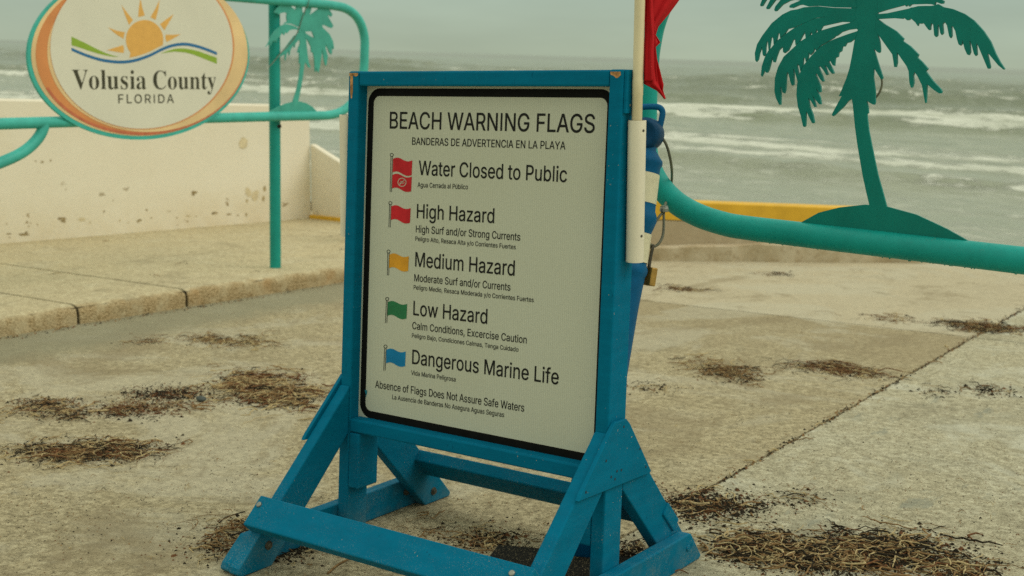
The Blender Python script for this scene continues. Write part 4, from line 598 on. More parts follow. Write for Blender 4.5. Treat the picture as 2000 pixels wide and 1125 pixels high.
# printed flags
def icon(knob, foot, cloths):
    (kx, ky), (fx, fy) = knob, foot
    bm = bmesh.new(); P = lambda u, v, y=YP - .7: on_sign(u, v, y)[0]
    def strip(pts, wd):
        for (a, b), (c, d) in zip(pts, pts[1:]):
            l = math.hypot(c - a, d - b); nx, ny = -(d - b) / l * wd, (c - a) / l * wd
            bm.faces.new([bm.verts.new(P(*q)) for q in ((a + nx, b + ny), (c + nx, d + ny), (c - nx, d - ny), (a - nx, b - ny))])
    for o in (-1.6, 1.2): strip([(kx + o, ky + 3), (fx + o, fy)], .5)
    ring = [(kx + 3.1 * math.cos(t * math.pi / 6), ky + 3.1 * math.sin(t * math.pi / 6)) for t in range(13)]; strip(ring, .55)
    o = mesh_obj('flag_symbol', bm, INK, panel)
    for (tx, ty), mat, sym in cloths:
        bm = bmesh.new(); n = 10; up = []; lo = []
        for i in range(n + 1):
            t = i / n; wv = -3.2 * math.sin(t * 2 * math.pi) * (1 - .25 * t) + 3.5 * t
            up.append((tx + 37.5 * t, ty + wv)); lo.append((tx - .8 + 37.0 * t, ty + 26.5 + wv + 2.2 * t))
        poly = up + lo[::-1]; add_prism(bm, [P(u, v, YP - .8) for u, v in poly], Vector((0, .0002, 0))); c = mesh_obj('flag_cloth', bm, mat, panel)
        if sym:
            bm = bmesh.new(); cx, cy = tx + 18.5, ty + 14.5
            def st(pts, wd):
                for (a, b), (c_, d) in zip(pts, pts[1:]):
                    l = math.hypot(c_ - a, d - b); nx, ny = -(d - b) / l * wd, (c_ - a) / l * wd
                    bm.faces.new([bm.verts.new(P(*q, YP - 1.0)) for q in ((a + nx, b + ny), (c_ + nx, d + ny), (c_ - nx, d - ny), (a - nx, b - ny))])
            st([(cx + 8 * math.cos(t * math.pi / 8), cy + 8 * math.sin(t * math.pi / 8)) for t in range(17)], .7); st([(cx - 5.5, cy + 5.5), (cx + 5.5, cy - 5.5)], .7); st([(cx - 5, cy + 1.8), (cx - 2, cy + .8), (cx + 1, cy + 1.9), (cx + 5, cy + 1.2)], .6); st([(cx - 3, cy - 2), (cx + 1.5, cy - 1)], .6); st([(cx + 2.6, cy - 3.2), (cx + 3.8, cy - 2.6)], .9)
            mesh_obj('swim_ban_symbol', bm, ICON_WHT, panel)
icon((765, 302.5), (763.4, 375), [((767.6, 310), ICON_RED, 0), ((766.6, 341.5), ICON_RED, 1)])
icon((762.3, 396.6), (761, 444), [((764.4, 403), ICON_RED, 0)])
icon((758.7, 491.2), (758, 537.9), [((760.8, 497), ICON_YEL, 0)])
icon((756.1, 583.8), (754.3, 630.9), [((757.5, 590), ICON_GRN, 0)])
icon((752.8, 676.8), (750.9, 723.5), [((754.8, 683), ICON_BLU, 0)])
bm = bmesh.new(); add_prism(bm, [on_sign(u, v, YP - .7)[0] for u, v in ((712.5, 761), (717.5, 762.5), (716.5, 770), (714.6, 776), (714.5, 769), (713, 766))], Vector((0, .0001, 0))); mesh_obj('paint_smear', bm, plain('smear_blue', (.01, .17, .22), .5), panel)
# flag sockets: white plastic pipes screwed to the posts
def socket(x, dy=0):
    bm = bmesh.new(); a = D(x, 53 + dy, 852); b = D(x, 36 + dy, 1187); ax = (b - a).normalized(); ln = (b - a).length
    add_lathe(bm, [(.0215, 0), (.0215, ln), (.0175, ln), (.0175, ln - .25), (.0001, ln - .25)], a, ax, 32, cap=False); s = mesh_obj('flag_socket', bm, PVC, stand, smooth=True)
    s.modifiers.new('split', 'EDGE_SPLIT').split_angle = math.radians(35); return s
sk = socket(W + 22.5); socket(-22.5, -13)
for t in (.19, .93):
    c = D(W + 22.5, 53 - 17 * t, 852 + 335 * t); dirn = Vector((.96, -.26, 0)).normalized(); disc('screw', c + dirn * .0213, dirn, .0032, .0014, RUST, sk)

# flag pole and red flag
ax0 = D(W + 22.5, 44, 945); ax1 = D(W + 24, 22, 1462); pd = (ax1 - ax0).normalized()
fp = empty('flag_pole', smat(W + 22.5, 44, 900)); tag(fp, 'aged white plastic pole with a limp red flag on the right post', 'flag pole')
fo = Vector((W + 22.5, 44, 900)) / 1000
bm = bmesh.new(); prof = []; Lp = 1.05
for h in (0, .30, .302, .335, .337, .60, .98, Lp): prof.append((.0128 if .30 < h < .337 else .0122, h))
add_lathe(bm, prof, ax0 - fo, pd, 24); mesh_obj('pole', bm, POLE, fp, smooth=True).modifiers.new('split', 'EDGE_SPLIT').split_angle = math.radians(60)
dep = (R @ (np.array(D(W + 24, 30, 1400)) * 1000 - CAM))[2]
def cloth(name, rows, nt=14, parent=fp):
    """rows: (v, u_left, u_right, depth shift left, depth shift right); a hanging fold of the flag"""
    bm = bmesh.new(); g = []
    rr_ = []
    for i in range(len(rows) - 1):
        for k in range(5): t = k / 5; rr_.append([a + (b - a) * t for a, b in zip(rows[i], rows[i + 1])])
    rr_.append(list(rows[-1]))
    for r_ in rr_:
        v, ul, ur, dl, dr = r_; row = []
        for k in range(nt + 1):
            t = k / nt; u = ul + (ur - ul) * t; dd = dl + (dr - dl) * t + 9 * math.sin(t * 7 + v * .012) + 5 * math.sin(t * 15 + v * .02)
            row.append(bm.verts.new(MWI @ S(*at_depth(u, v, dep + dd)) - fo))
        g.append(row)
    for a, b in zip(g, g[1:]):
        for k in range(nt): bm.faces.new((a[k], a[k + 1], b[k + 1], b[k]))
    o = mesh_obj(name, bm, FLAG, parent, smooth=True); sm = o.modifiers.new('thick', 'SOLIDIFY'); sm.thickness = .0015; return o
MWI = MW.inverted()
fl = cloth('flag', [(-300, 1258, 1330, 10, 60), (-150, 1258, 1350, 10, 70), (-60, 1258, 1345, 15, 70), (0, 1259, 1326, 18, 60), (28, 1259, 1306, 18, 50), (52, 1259, 1286, 20, 38), (68, 1259, 1281, 22, 34), (83, 1258, 1290, 22, 40), (92, 1258, 1281, 22, 34), (115, 1258, 1283.5, 22, 36), (140, 1258, 1290, 22, 40), (163, 1258, 1295.5, 24, 44), (165, 1262, 1296, 26, 44), (176, 1283, 1295, 40, 46), (184, 1291, 1297, 44, 48), (193, 1298, 1299.5, 48, 49)])
# the bunched leading fold in front, beside the pole
cloth('flag_fold', [(-300, 1259, 1268, -6, -2), (-60, 1259, 1270, -6, -2), (0, 1260, 1274, -5, 2), (40, 1260, 1277, -4, 8), (68, 1260, 1281, -3, 14), (100, 1259, 1281, -1, 18), (140, 1259, 1283, 3, 26), (158, 1259, 1284, 8, 34)], 8, fl)

# ------------------------------------------------------------------ blue delineator post leaning behind the stand
Gp = pave(1112, 1136, 0); gb = Vector(Gp) / 1000
cone = empty('delineator_post', smat(*Gp)); tag(cone, 'blue plastic traffic post with cream bands and grip handle leaning behind the notice', 'traffic post')
def cl(u, v, d): return MWI @ S(*at_depth(u, v, d)) - gb
top = cl(1265, 262, 3470); bot = Vector(cl(1127, 1104, 3425)); axc = (top - bot); Lc = axc.length; axn = axc.normalized()
def hv(v):                              # distance along the axis for a photo row
    lo, hi = 0., Lc
    for _ in range(40):
        m_ = (lo + hi) / 2; p = (np.array(bot + axn * m_ + gb) * 1000); c = R @ (p - CAM); vv = 562.5 + FOC * c[1] / c[2]
        if vv > v: lo = m_
        else: hi = m_
    return lo
prof = [(.052, .0), (.052, hv(960)), (.0505, hv(740)), (.0515, hv(600)), (.0545, hv(545)), (.055, hv(536)), (.059, hv(531)), (.060, hv(523)), (.056, hv(516)), (.054, hv(512)), (.053, hv(450)), (.056, hv(444)), (.062, hv(428)), (.060, hv(417)), (.054, hv(408)), (.053, hv(398)), (.049, hv(338)), (.049, hv(324)), (.053, hv(318)), (.052, hv(311)), (.042, hv(303)), (.030, hv(292)), (.029, hv(284)), (.035, hv(270))]
bm = bmesh.new(); add_lathe(bm, prof, bot, axn, 36); mesh_obj('body', bm, BODY_BLUE, cone, smooth=True)
for v0, v1, r0, r1 in ((338, 395, .0495, .0532), (453, 509, .0537, .0556)):
    bm = bmesh.new(); h0, h1 = hv(v1), hv(v0); add_lathe(bm, [(r1 + .0006, h0), (r0 + .0006, h1)], bot, axn, 36, cap=False); mesh_obj('reflective_band', bm, BAND, cone, smooth=True)
# squat knob and the loop handle on it
bm = bmesh.new(); kax = (MWI.to_3x3() @ (M @ R.T @ np.array([-.45, .0, -.9])).tolist().__class__ and Vector(M @ R.T @ np.array([-.45, .05, -.9]))).normalized() if False else (MWI.to_3x3() @ Vector(M @ R.T @ np.array([-.40, .05, -.92]))).normalized()
kc = cl(1263, 262, 3470)
add_lathe(bm, [(.026, -.044), (.037, -.036), (.044, -.020), (.045, .0), (.044, .022), (.039, .034), (.034, .037), (.028, .034), (.002, .033)], kc, kax, 32); mesh_obj('knob', bm, BODY_DARK, cone, smooth=True).modifiers.new('s', 'EDGE_SPLIT').split_angle = math.radians(60)
bm = bmesh.new(); hp = smoothpath([cl(u, v, 3470) for u, v in ((1287, 254), (1292, 234), (1294, 220), (1290, 211.5), (1280, 208.5), (1262, 208.5), (1244, 210), (1236, 214), (1235, 228), (1238, 254))], 6); add_tube(bm, hp, .0083, 14); mesh_obj('handle', bm, BODY_BLUE, cone, smooth=True)
bm = bmesh.new(); pa, pb_ = np.array(pave(973, 1062, 38)), np.array(pave(1246, 1088, 38)); ex_ = Vector(pb_ - pa).normalized(); ey_ = Vector((ex_.y, -ex_.x, 0)); wd_ = (Vector(pb_ - pa)).length / 1000; og_ = Vector(pa) / 1000 - gb
add_box(bm, (0, 0, -.036), (wd_, .36, .0), lambda p: og_ + ex_ * p[0] + ey_ * p[1] + Vector((0, 0, p[2]))); add_box(bm, (.03, .06, -.002), (wd_ - .03, .33, .010), lambda p: og_ + ex_ * p[0] + ey_ * p[1] + Vector((0, 0, p[2]))); mesh_obj('rubber_base', bm, RUBBER, cone, bevel=.005)

# ------------------------------------------------------------------ cable and padlock
cb = empty('cable', smat(*pave(1290, 900))); tag(cb, 'grey coated cable looped round the teal gate and hanging beside the blue post', 'cable')
cbo = MWI @ cb.matrix_world.translation
def wp(u, v, d): return MWI @ S(*at_depth(u, v, d))
bm = bmesh.new(); add_tube(bm, [p - cbo for p in smoothpath([wp(u, v, d) for u, v, d in ((1262, 258, 3500), (1285, 262, 3480), (1300, 280, 3480), (1308, 305, 3500), (1312, 330, 3560), (1312, 352, 3680), (1308, 380, 3700), (1299, 400, 3600), (1296.5, 412, 3520), (1296.5, 440, 3500), (1294.5, 460, 3490), (1288, 474, 3480), (1279, 481, 3475), (1271, 478, 3475), (1269, 484, 3480))], 8)], .0038, 10)
mesh_obj('strand', bm, CABLE, cb, smooth=True)
bm = bmesh.new(); add_tube(bm, [p - cbo for p in smoothpath([wp(u, v, d) for u, v, d in ((1297, 412, 3515), (1290, 420, 3505), (1281, 432, 3495), (1272, 444, 3490), (1260, 456, 3500))], 6)], .0038, 10); mesh_obj('strand', bm, CABLE, cb, smooth=True)
bm = bmesh.new(); add_lathe(bm, [(.011, 0), (.0125, .002), (.0125, .010), (.010, .014)], wp(1297, 414, 3512) - cbo, (0, 0, 1), 12); add_box(bm, tuple(wp(1297, 409, 3512) - cbo - Vector((.009, .008, .006))), tuple(wp(1297, 409, 3512) - cbo + Vector((.009, .008, .010)))); mesh_obj('clamp', bm, GALV, cb, bevel=.002)
pk = empty('padlock', smat(*(np.array(wp(1268, 540, 3470)) * 1000))); tag(pk, 'brass padlock with rusty shackle hanging on the cable end', 'padlock')
po = MWI @ pk.matrix_world.translation
bm = bmesh.new(); add_tube(bm, [p - po for p in smoothpath([wp(u, v, d) for u, v, d in ((1267, 522, 3462), (1270, 505, 3462), (1274, 486, 3466), (1276, 480, 3474), (1275, 484, 3484), (1271, 502, 3490), (1268, 522, 3490))], 6)], .0042, 10); mesh_obj('shackle', bm, RUST, pk, smooth=True)
u3 = (wp(1272, 519, 3470) - wp(1266, 556, 3470)).normalized(); s3 = (wp(1280, 540, 3440) - wp(1262, 536, 3480)).normalized(); s3 = (s3 - u3 * s3.dot(u3)).normalized(); n3 = u3.cross(s3)
c3 = wp(1268.5, 540, 3475) - po; bm = bmesh.new(); add_box(bm, (-.021, -.010, -.025), (.021, .010, .025), lambda p: c3 + s3 * p[0] + n3 * p[1] + u3 * p[2]); mesh_obj('body', bm, BRASS, pk, bevel=.003)

# ------------------------------------------------------------------ gates
UP = np.array([0.03572912, -0.01458966, 0.99925501])
class Gate:
    """an upright panel: o is a point of it (mm), vp the photo column its rails run to on the horizon"""
    def __init__(s, o, vp):
        yh = 77 + .029 * vp; d = R.T @ np.array([(vp - 1000) / FOC, (yh - 562.5) / FOC, 1.]); d -= UP * np.dot(d, UP); s.d = d / np.linalg.norm(d); s.n = np.cross(s.d, UP); s.o = np.array(o, float)
        if np.dot(s.n, CAM - s.o) < 0: s.n = -s.n
    def P(s, u, v, lift=0): return plane_hit(u, v, s.o + s.n * lift, s.n)
def gate_plate(gt, name, polys, mat, parent, org, thick=6, lift0=0):
    bm = bmesh.new()
    nv = Vector(M @ gt.n)
    for j, poly in enumerate(polys):
        th = (thick + .35 * j) / 1000; pts = [S(*gt.P(u, v)) - org + nv * (lift0 / 1000 + th / 2) for u, v in poly]
        add_prism(bm, pts, -nv * th)
    return mesh_obj(name, bm, mat, parent)
# right gate, close to the stand
o1 = at_depth(1450, 444, 3520); gR = Gate(o1, -2181)
base1 = S(*gR.P(1450, 900)); eR = empty('beach_gate', Matrix.Translation(base1)); tag(eR, 'teal pipe gate with a dark teal palm cutout nearest the viewer on the right', 'gate', 'teal pipe gates at the beach ramp')
path = [(2700, 600), (2350, 553), (2060, 516), (1990, 508), (1850, 491.5), (1700, 474), (1560, 457.5), (1450, 444), (1410, 436), (1365, 421), (1325, 399), (1295, 371), (1275, 340), (1264, 308), (1260.5, 270), (1261, 200), (1264, 130), (1268, 90), (1279, 40), (1300, -8), (1335, -48), (1390, -75), (1460, -90), (1600, -105), (1800, -128), (2100, -160), (2400, -195), (2700, -228)]
bm = bmesh.new(); add_tube(bm, smoothpath([S(*gR.P(u, v)) - base1 for u, v in path], 6), .0332, 28)
for _ in range(34):                     # paint drips along the underside
    u = random.uniform(1480, 1995); q = S(*gR.P(u, 444 + (u - 1450) * .1185)) - base1 + Vector((0, 0, -.0335))
    bmesh.ops.create_icosphere(bm, subdivisions=1, radius=random.uniform(.0012, .0026), matrix=Matrix.Translation(q + Vector((random.gauss(0, .004), random.gauss(0, .004), 0))))
mesh_obj('frame', bm, TEAL_R, eR, smooth=True)
A_ = lambda L_: [(1460 + x / 4.3286, y / 4.3286) for x, y in L_]; B_ = lambda L_: [(1700 + x / 4.3286, y / 4.3286) for x, y in L_]; C_ = lambda L_: [(1400 + x / 2.0083, y / 2.0083) for x, y in L_]
palmR = [
 [(1560, 437), (1600, 415), (1640, 405), (1690, 399.5), (1735, 404), (1790, 419), (1850, 447), (1898, 474), (1890, 492), (1800, 482), (1700, 471), (1560, 452)],
 A_([(905, -330), (1130, -330), (1105, -80), (1105, 110), (1108, 165), (1100, 230), (1105, 290), (1122, 350), (1128, 410), (1126, 440), (1116, 448), (1098, 438), (1070, 408), (1110, 540), (1148, 655), (1142, 670), (1130, 668), (1072, 575), (1068, 650), (1082, 760), (1084, 870), (1076, 886), (1060, 882), (1010, 852), (1022, 900), (1027, 955), (1014, 965), (1016, 1000)]) + C_([(597, 510), (607, 560), (620, 625), (634, 690), (650, 745), (668, 812), (662, 850), (606, 850), (599, 800), (586, 745), (574, 690), (562, 620), (552, 560), (544, 500), (538, 440)]) + A_([(893, 880), (885, 835), (855, 855), (820, 900), (740, 975), (725, 982), (716, 970), (725, 950), (800, 812), (775, 814), (795, 770), (840, 660), (865, 580), (885, 480), (912, 325), (938, 255), (870, 190), (880, 100)]),
 A_([(925, 72), (730, 66), (600, 53), (480, 62), (430, 78), (370, 88), (300, 122), (210, 195), (130, 300), (85, 375), (66, 450), (70, 510), (80, 523), (94, 505), (105, 450), (126, 395), (132, 460), (143, 476), (155, 465), (158, 400), (166, 352), (176, 350), (184, 440), (203, 320), (215, 313), (222, 330), (225, 375), (250, 340), (262, 285), (275, 280), (280, 320), (320, 285), (345, 246), (400, 232), (505, 186), (580, 152), (655, 143), (900, 130)]),
 A_([(905, 120), (660, 144), (580, 155), (505, 188), (400, 236), (330, 285), (250, 348), (205, 405), (180, 430), (150, 485), (125, 560), (118, 635), (125, 648), (150, 594), (160, 614), (172, 615), (185, 590), (215, 480), (222, 525), (236, 528), (250, 480), (270, 425), (302, 393), (305, 440), (318, 450), (350, 425), (388, 340), (405, 330), (410, 380), (440, 356), (470, 300), (490, 270), (496, 322), (530, 300), (545, 265), (552, 296), (578, 275), (592, 246), (600, 272), (620, 256), (640, 222), (700, 208), (800, 186), (875, 188), (920, 160)]),
 A_([(930, 170), (872, 192), (800, 210), (720, 230), (620, 260), (530, 302), (440, 357), (410, 388), (310, 480), (262, 570), (236, 660), (232, 770), (245, 830), (272, 885), (284, 886), (286, 790), (282, 735), (292, 738), (300, 780), (316, 790), (326, 760), (334, 640), (342, 606), (352, 625), (366, 690), (380, 724), (395, 716), (396, 620), (390, 578), (400, 590), (420, 660), (428, 690), (440, 640), (424, 560), (430, 535), (442, 560), (450, 600), (470, 556), (478, 490), (490, 488), (497, 522), (516, 488), (524, 438), (536, 466), (560, 440), (574, 402), (582, 428), (625, 384), (670, 360), (705, 338), (735, 320), (745, 308), (765, 300), (800, 272), (860, 252), (930, 243), (945, 225)]),
 A_([(945, 250), (930, 264), (850, 290), (735, 332), (700, 348), (625, 392), (570, 444), (525, 494), (472, 560), (440, 640), (424, 710), (418, 800), (430, 900), (455, 980), (474, 1066), (484, 1074), (494, 1066), (499, 960), (504, 940), (522, 985), (550, 1040), (560, 1043), (568, 1034), (556, 970), (530, 900), (518, 825), (545, 860), (570, 905), (582, 905), (576, 875), (552, 795), (575, 840), (612, 882), (626, 882), (618, 825), (582, 742), (612, 782), (624, 776), (622, 730), (605, 690), (580, 628), (590, 620), (615, 665), (640, 692), (650, 686), (640, 650), (606, 568), (616, 558), (645, 592), (672, 636), (686, 630), (660, 555), (668, 552), (692, 592), (720, 625), (735, 620), (722, 585), (690, 522), (702, 512), (724, 550), (738, 557), (746, 490), (770, 480), (775, 446), (798, 432), (806, 394), (826, 394), (842, 364), (870, 358), (915, 325)]),
 A_([(930, 66), (730, 62), (600, 50), (520, 55), (470, 40), (440, 44), (385, 68), (362, 66), (358, 52), (372, 38), (450, 5), (400, -2), (360, 8), (300, 40), (250, 92), (238, 96), (231, 84), (240, 55), (285, 0), (240, 0), (182, 76), (168, 78), (163, 66), (205, -15), (165, -8), (130, 50), (116, 54), (112, 42), (135, -20), (300, -160), (700, -220), (925, -200), (915, -40)]),
 B_([(40, -330), (66, -60), (66, 108), (150, 82), (270, 50), (296, 42), (306, 56), (320, 40), (332, 56), (352, 38), (400, 36), (470, 34), (520, 36), (548, 45), (556, 16), (600, 33), (620, 30), (626, 10), (596, -12), (560, -60), (400, -160), (200, -260)]),
 B_([(62, 120), (150, 112), (330, 73), (352, 64), (370, 62), (410, 52), (460, 50), (520, 50), (545, 46), (575, 35), (620, 60), (700, 76), (800, 118), (880, 174), (960, 262), (1020, 352), (1060, 450), (1100, 525), (1138, 582), (1130, 589), (1085, 552), (1000, 450), (995, 460), (1018, 565), (1010, 582), (996, 580), (960, 495), (905, 365), (900, 375), (906, 460), (894, 474), (880, 455), (850, 345), (844, 348), (850, 440), (838, 467), (822, 460), (800, 410), (782, 332), (780, 370), (766, 386), (750, 375), (736, 330), (722, 262), (700, 222), (690, 225), (692, 305), (682, 323), (670, 305), (652, 215), (632, 184), (614, 205), (620, 280), (606, 296), (596, 280), (582, 207), (574, 212), (572, 300), (558, 314), (544, 298), (536, 210), (520, 195), (512, 225), (512, 248), (500, 256), (486, 240), (455, 196), (430, 202), (412, 195), (405, 220), (385, 190), (345, 154), (330, 170), (315, 172), (290, 150), (275, 160), (200, 154), (60, 162)]),
 B_([(60, 160), (75, 168), (130, 208), (220, 262), (285, 326), (276, 346), (340, 390), (411, 462), (400, 486), (440, 522), (491, 582), (472, 602), (530, 682), (600, 755), (608, 775), (602, 790), (585, 790), (540, 760), (482, 710), (478, 800), (474, 868), (468, 872), (440, 720), (402, 642), (378, 608), (366, 640), (370, 700), (358, 740), (348, 742), (335, 700), (328, 600), (310, 558), (228, 440), (230, 530), (220, 568), (206, 566), (200, 520), (190, 460), (140, 390), (68, 288), (50, 240)])]
gate_plate(gR, 'palm_cutout', palmR, PALM_R, eR, base1, 6)
bm = bmesh.new(); add_tube(bm, smoothpath([S(*gR.P(u, v, -12)) - base1 for u, v in ((1718, 140), (1722, 155), (1722.5, 165), (1719, 178), (1711, 190), (1700, 198))], 6), .0028, 8); mesh_obj('wire_end', bm, CABLE, eR, smooth=True)

# left gate with the county oval
pL = pave(538, 523, 106); gP = Gate(pL, 2745); gL = Gate(gP.o + gP.n * 68, 2745)
base2 = S(*pL); eL = empty('beach_gate', Matrix.Translation(base2)); tag(eL, 'pale teal pipe gate carrying an oval county sign and small palm cutout', 'gate', 'teal pipe gates at the beach ramp')
bm = bmesh.new(); tp_ = S(*gP.P(536, -6)) - base2; add_tube(bm, [Vector((0, 0, -.01)), Vector((0, 0, .3)), Vector((0, 0, tp_.z))], .0365, 24); mesh_obj('post', bm, TEAL_P, eL, smooth=True).modifiers.new('s', 'EDGE_SPLIT').split_angle = math.radians(50)
bm = bmesh.new(); a = S(*gP.P(536, 240)) - base2; add_lathe(bm, [(.016, 0), (.018, .004), (.018, .016), (.015, .02)], Vector((.030, .005, a.z - .030)), (0, 0, 1), 14); mesh_obj('hinge_pin', bm, RUBBER, eL)
pathL = [(-420, 252.5), (-200, 247), (0, 241.8), (142, 237.6), (300, 233.2), (450, 229.6), (532, 227.6), (615, 226), (645, 224.5), (668, 217), (688, 200), (702, 175), (710, 140), (712, 105), (712, 75), (706, 50), (694, 30), (676, 17), (655, 11.5), (610, 6.2), (525, -.6), (440, -8), (300, -20), (100, -37), (-150, -57), (-420, -80)]
bm = bmesh.new(); add_tube(bm, smoothpath([S(*gL.P(u, v)) - base2 for u, v in pathL], 6), .0305, 24); mesh_obj('frame', bm, TEAL_L, eL, smooth=True)
bm = bmesh.new(); add_tube(bm, smoothpath([S(*gL.P(u, v)) - base2 for u, v in ((86, 240), (83, 254), (74, 270), (58, 287), (36, 302), (0, 318), (-40, 332), (-160, 372), (-330, 430))], 6), .030, 24); mesh_obj('brace', bm, TEAL_L, eL, smooth=True)
Q_ = lambda L_: [(515 + x / 7.5, y / 7.5) for x, y in L_]; E_ = lambda L_: [(500 + x / 4.6875, y / 4.6875) for x, y in L_]
palmL = [
 E_([(118, 1026), (200, 975), (270, 948), (340, 930), (400, 928), (460, 945), (515, 978), (562, 1026), (560, 1050), (120, 1050)]),
 Q_([(500, 425), (525, 560), (528, 640), (505, 700), (490, 772), (505, 772), (520, 720), (515, 930), (528, 915)]) + E_([(405, 590), (395, 690), (370, 820), (335, 925), (332, 950), (385, 950), (388, 915), (412, 800), (428, 700), (440, 600)]) + Q_([(605, 905), (650, 985), (672, 995), (682, 985), (655, 900), (640, 800), (620, 590), (605, 430), (560, 400)]),
 Q_([(535, 425), (420, 370), (320, 350), (240, 380), (160, 450), (100, 540), (60, 640), (25, 685), (70, 650), (85, 610), (90, 670), (105, 660), (130, 590), (150, 615), (165, 580), (180, 620), (200, 560), (240, 530), (265, 470), (280, 505), (300, 515), (310, 465), (335, 490), (380, 440), (430, 430), (530, 440)]),
 Q_([(540, 455), (440, 530), (370, 620), (300, 720), (240, 800), (200, 850), (260, 820), (310, 790), (305, 860), (315, 890), (330, 800), (362, 740), (366, 815), (380, 800), (385, 740), (440, 650), (442, 700), (455, 690), (460, 640), (530, 565)]),
 Q_([(560, 105), (570, 300), (530, 400), (490, 390), (420, 352), (330, 342), (285, 350), (340, 310), (330, 260), (335, 190), (300, 180), (240, 195), (215, 215), (195, 200), (205, 180), (175, 195), (150, 178), (185, 130), (240, 60), (400, 60), (400, 100), (470, 150), (470, 60), (555, 60)]),
 Q_([(470, 300), (575, 180), (590, 190), (600, 232), (622, 60), (700, 60), (695, 130), (672, 215), (690, 210), (800, 125), (830, 60), (930, 60), (960, 140), (1002, 210), (985, 248), (930, 212), (950, 260), (1018, 380), (990, 412), (950, 400), (900, 372), (850, 370), (870, 420), (800, 460), (640, 462), (560, 460), (520, 400)]),
 Q_([(700, 452), (780, 420), (880, 420), (960, 500), (1010, 600), (1026, 700), (1015, 722), (1000, 670), (994, 780), (985, 802), (960, 770), (930, 700), (900, 640), (905, 720), (935, 820), (915, 960), (900, 960), (880, 880), (850, 700), (845, 830), (830, 800), (800, 700), (740, 560)]),
 Q_([(590, 470), (680, 530), (760, 570), (830, 690), (840, 830), (822, 960), (800, 1062), (780, 1040), (770, 980), (758, 1052), (750, 1050), (740, 870), (720, 770), (695, 765), (690, 690), (640, 590), (600, 545)])]
gate_plate(gL, 'palm_cutout', palmL, PALM_L, eL, base2, 6)
# oval sign
def ell(cx, cy, rx, ry, n=96): return [(cx + rx * math.cos(2 * math.pi * k / n), cy + ry * math.sin(2 * math.pi * k / n)) for k in range(n)]
nL = Vector(M @ gL.n)
def oval(name, poly, mat, parent, lift, th):
    bm = bmesh.new(); add_prism(bm, [S(*gL.P(u, v, lift * 1000)) - base2 for u, v in poly], -nL * th); return mesh_obj(name, bm, mat, parent)
ov = oval('oval_sign', ell(270.5, 108, 216.5, 165), TEAL_L, eL, .040, .016)
ov['label'] = 'oval county sign with an orange sun over blue and green waves'
def crescent(cx, cy, rx, ry): return ell(cx, cy, rx, ry)
oval('rim_band', ell(272.5, 106, 211.5, 159.5), OV_PEACH, ov, .0412, .0011)
oval('rim_band', ell(277, 105.5, 207, 158.5), OV_ORANGE, ov, .0424, .0011)
oval('rim_line', [(277 + 207 * math.cos(math.radians(t)), 105.5 + 158.5 * math.sin(math.radians(t))) for t in range(8, 158, 3)] + [(277 + 201.5 * math.cos(math.radians(t)), 105.5 + 153 * math.sin(math.radians(t))) for t in range(155, 7, -3)], OV_RED, ov, .0430, .0005)
oval('rim_band', ell(288, 101, 195.5, 156.8), OV_PEACH, ov, .0436, .0011)
oval('rim_line', ell(277.8, 92, 179.8, 161.0), OV_ORANGE, ov, .0448, .0011)
oval('sign_face', ell(276.5, 92, 178, 159.5), OV_WHITE, ov, .0460, .0011)
# the emblem
wave = [(378, 260), (450, 290), (530, 315), (600, 326), (660, 327), (720, 317), (790, 293), (850, 263), (905, 242), (970, 233), (1030, 242), (1090, 261), (1145, 283)]
zs_ = 2.7027; wv = [tuple(q) for q in [(p.x / zs_, p.y / zs_) for p in smoothpath([(x, y, 0) for x, y in wave], 5)]]
def band(pts, h0, h1): return [(u, v + h0) for u, v in pts] + [(u, v + h1) for u, v in pts[::-1]]
oval('wave_stripe', band(wv, -2.9, 2.9), WAVE_B, ov, .0468, .0007)
cut = [(u, v - 7.5) for u, v in wv if 250 < u < 320]
arc = [(282.5 + 36.5 * math.cos(math.radians(t)), 77.5 + 38.5 * math.sin(math.radians(t))) for t in range(-345 + 360, -215 - 1, -5)] if False else [(282.5 + 36.5 * math.cos(math.radians(t)), 77.5 - 38.5 * math.sin(math.radians(t))) for t in range(-14, 226, 5)]
oval('sun_emblem', arc + cut, SUN_O, ov, .0468, .0007)
for tri in ([(209, 98), (240.5, 88), (242.5, 95), (241.6, 103.6)], [(210.9, 53.6), (228, 60), (244.2, 62.9), (242, 70), (241.6, 75.8), (227, 67)], [(237.5, 10), (250, 27), (260, 38.8), (252.3, 48.8), (245, 31)], [(274.5, -4), (278, 15), (283, 30.3), (270, 33.3), (271.5, 14)], [(311.9, 0), (309, 20), (304, 38.8), (294, 34), (303, 18)], [(339.3, 27.7), (330, 44), (321, 59.2), (312.6, 47), (326, 37)], [(353.3, 66.6), (339, 75), (325.6, 82), (323.2, 75), (323.7, 67.7), (338, 68)]):
    oval('sun_ray', tri, SUN_O, ov, .0468, .0007)
z_ = lambda L_: [(x / zs_, y / zs_) for x, y in L_]
oval('green_stripe', z_([(378, 193), (420, 213), (460, 232), (510, 258), (560, 281), (600, 294), (630, 300), (600, 299), (560, 293), (515, 282), (470, 268), (420, 251), (378, 238)]), LEAF_G, ov, .0468, .0007)
oval('green_stripe', z_([(850, 282), (885, 268), (920, 258), (950, 255), (975, 256), (1010, 261), (1050, 271), (1100, 289), (1145, 305), (1145, 337), (1100, 319), (1060, 303), (1020, 288), (980, 277), (920, 272), (880, 277)]), LEAF_G, ov, .0468, .0007)
SERIF['l'][0] = 185; SERIF['i'][0] = 190
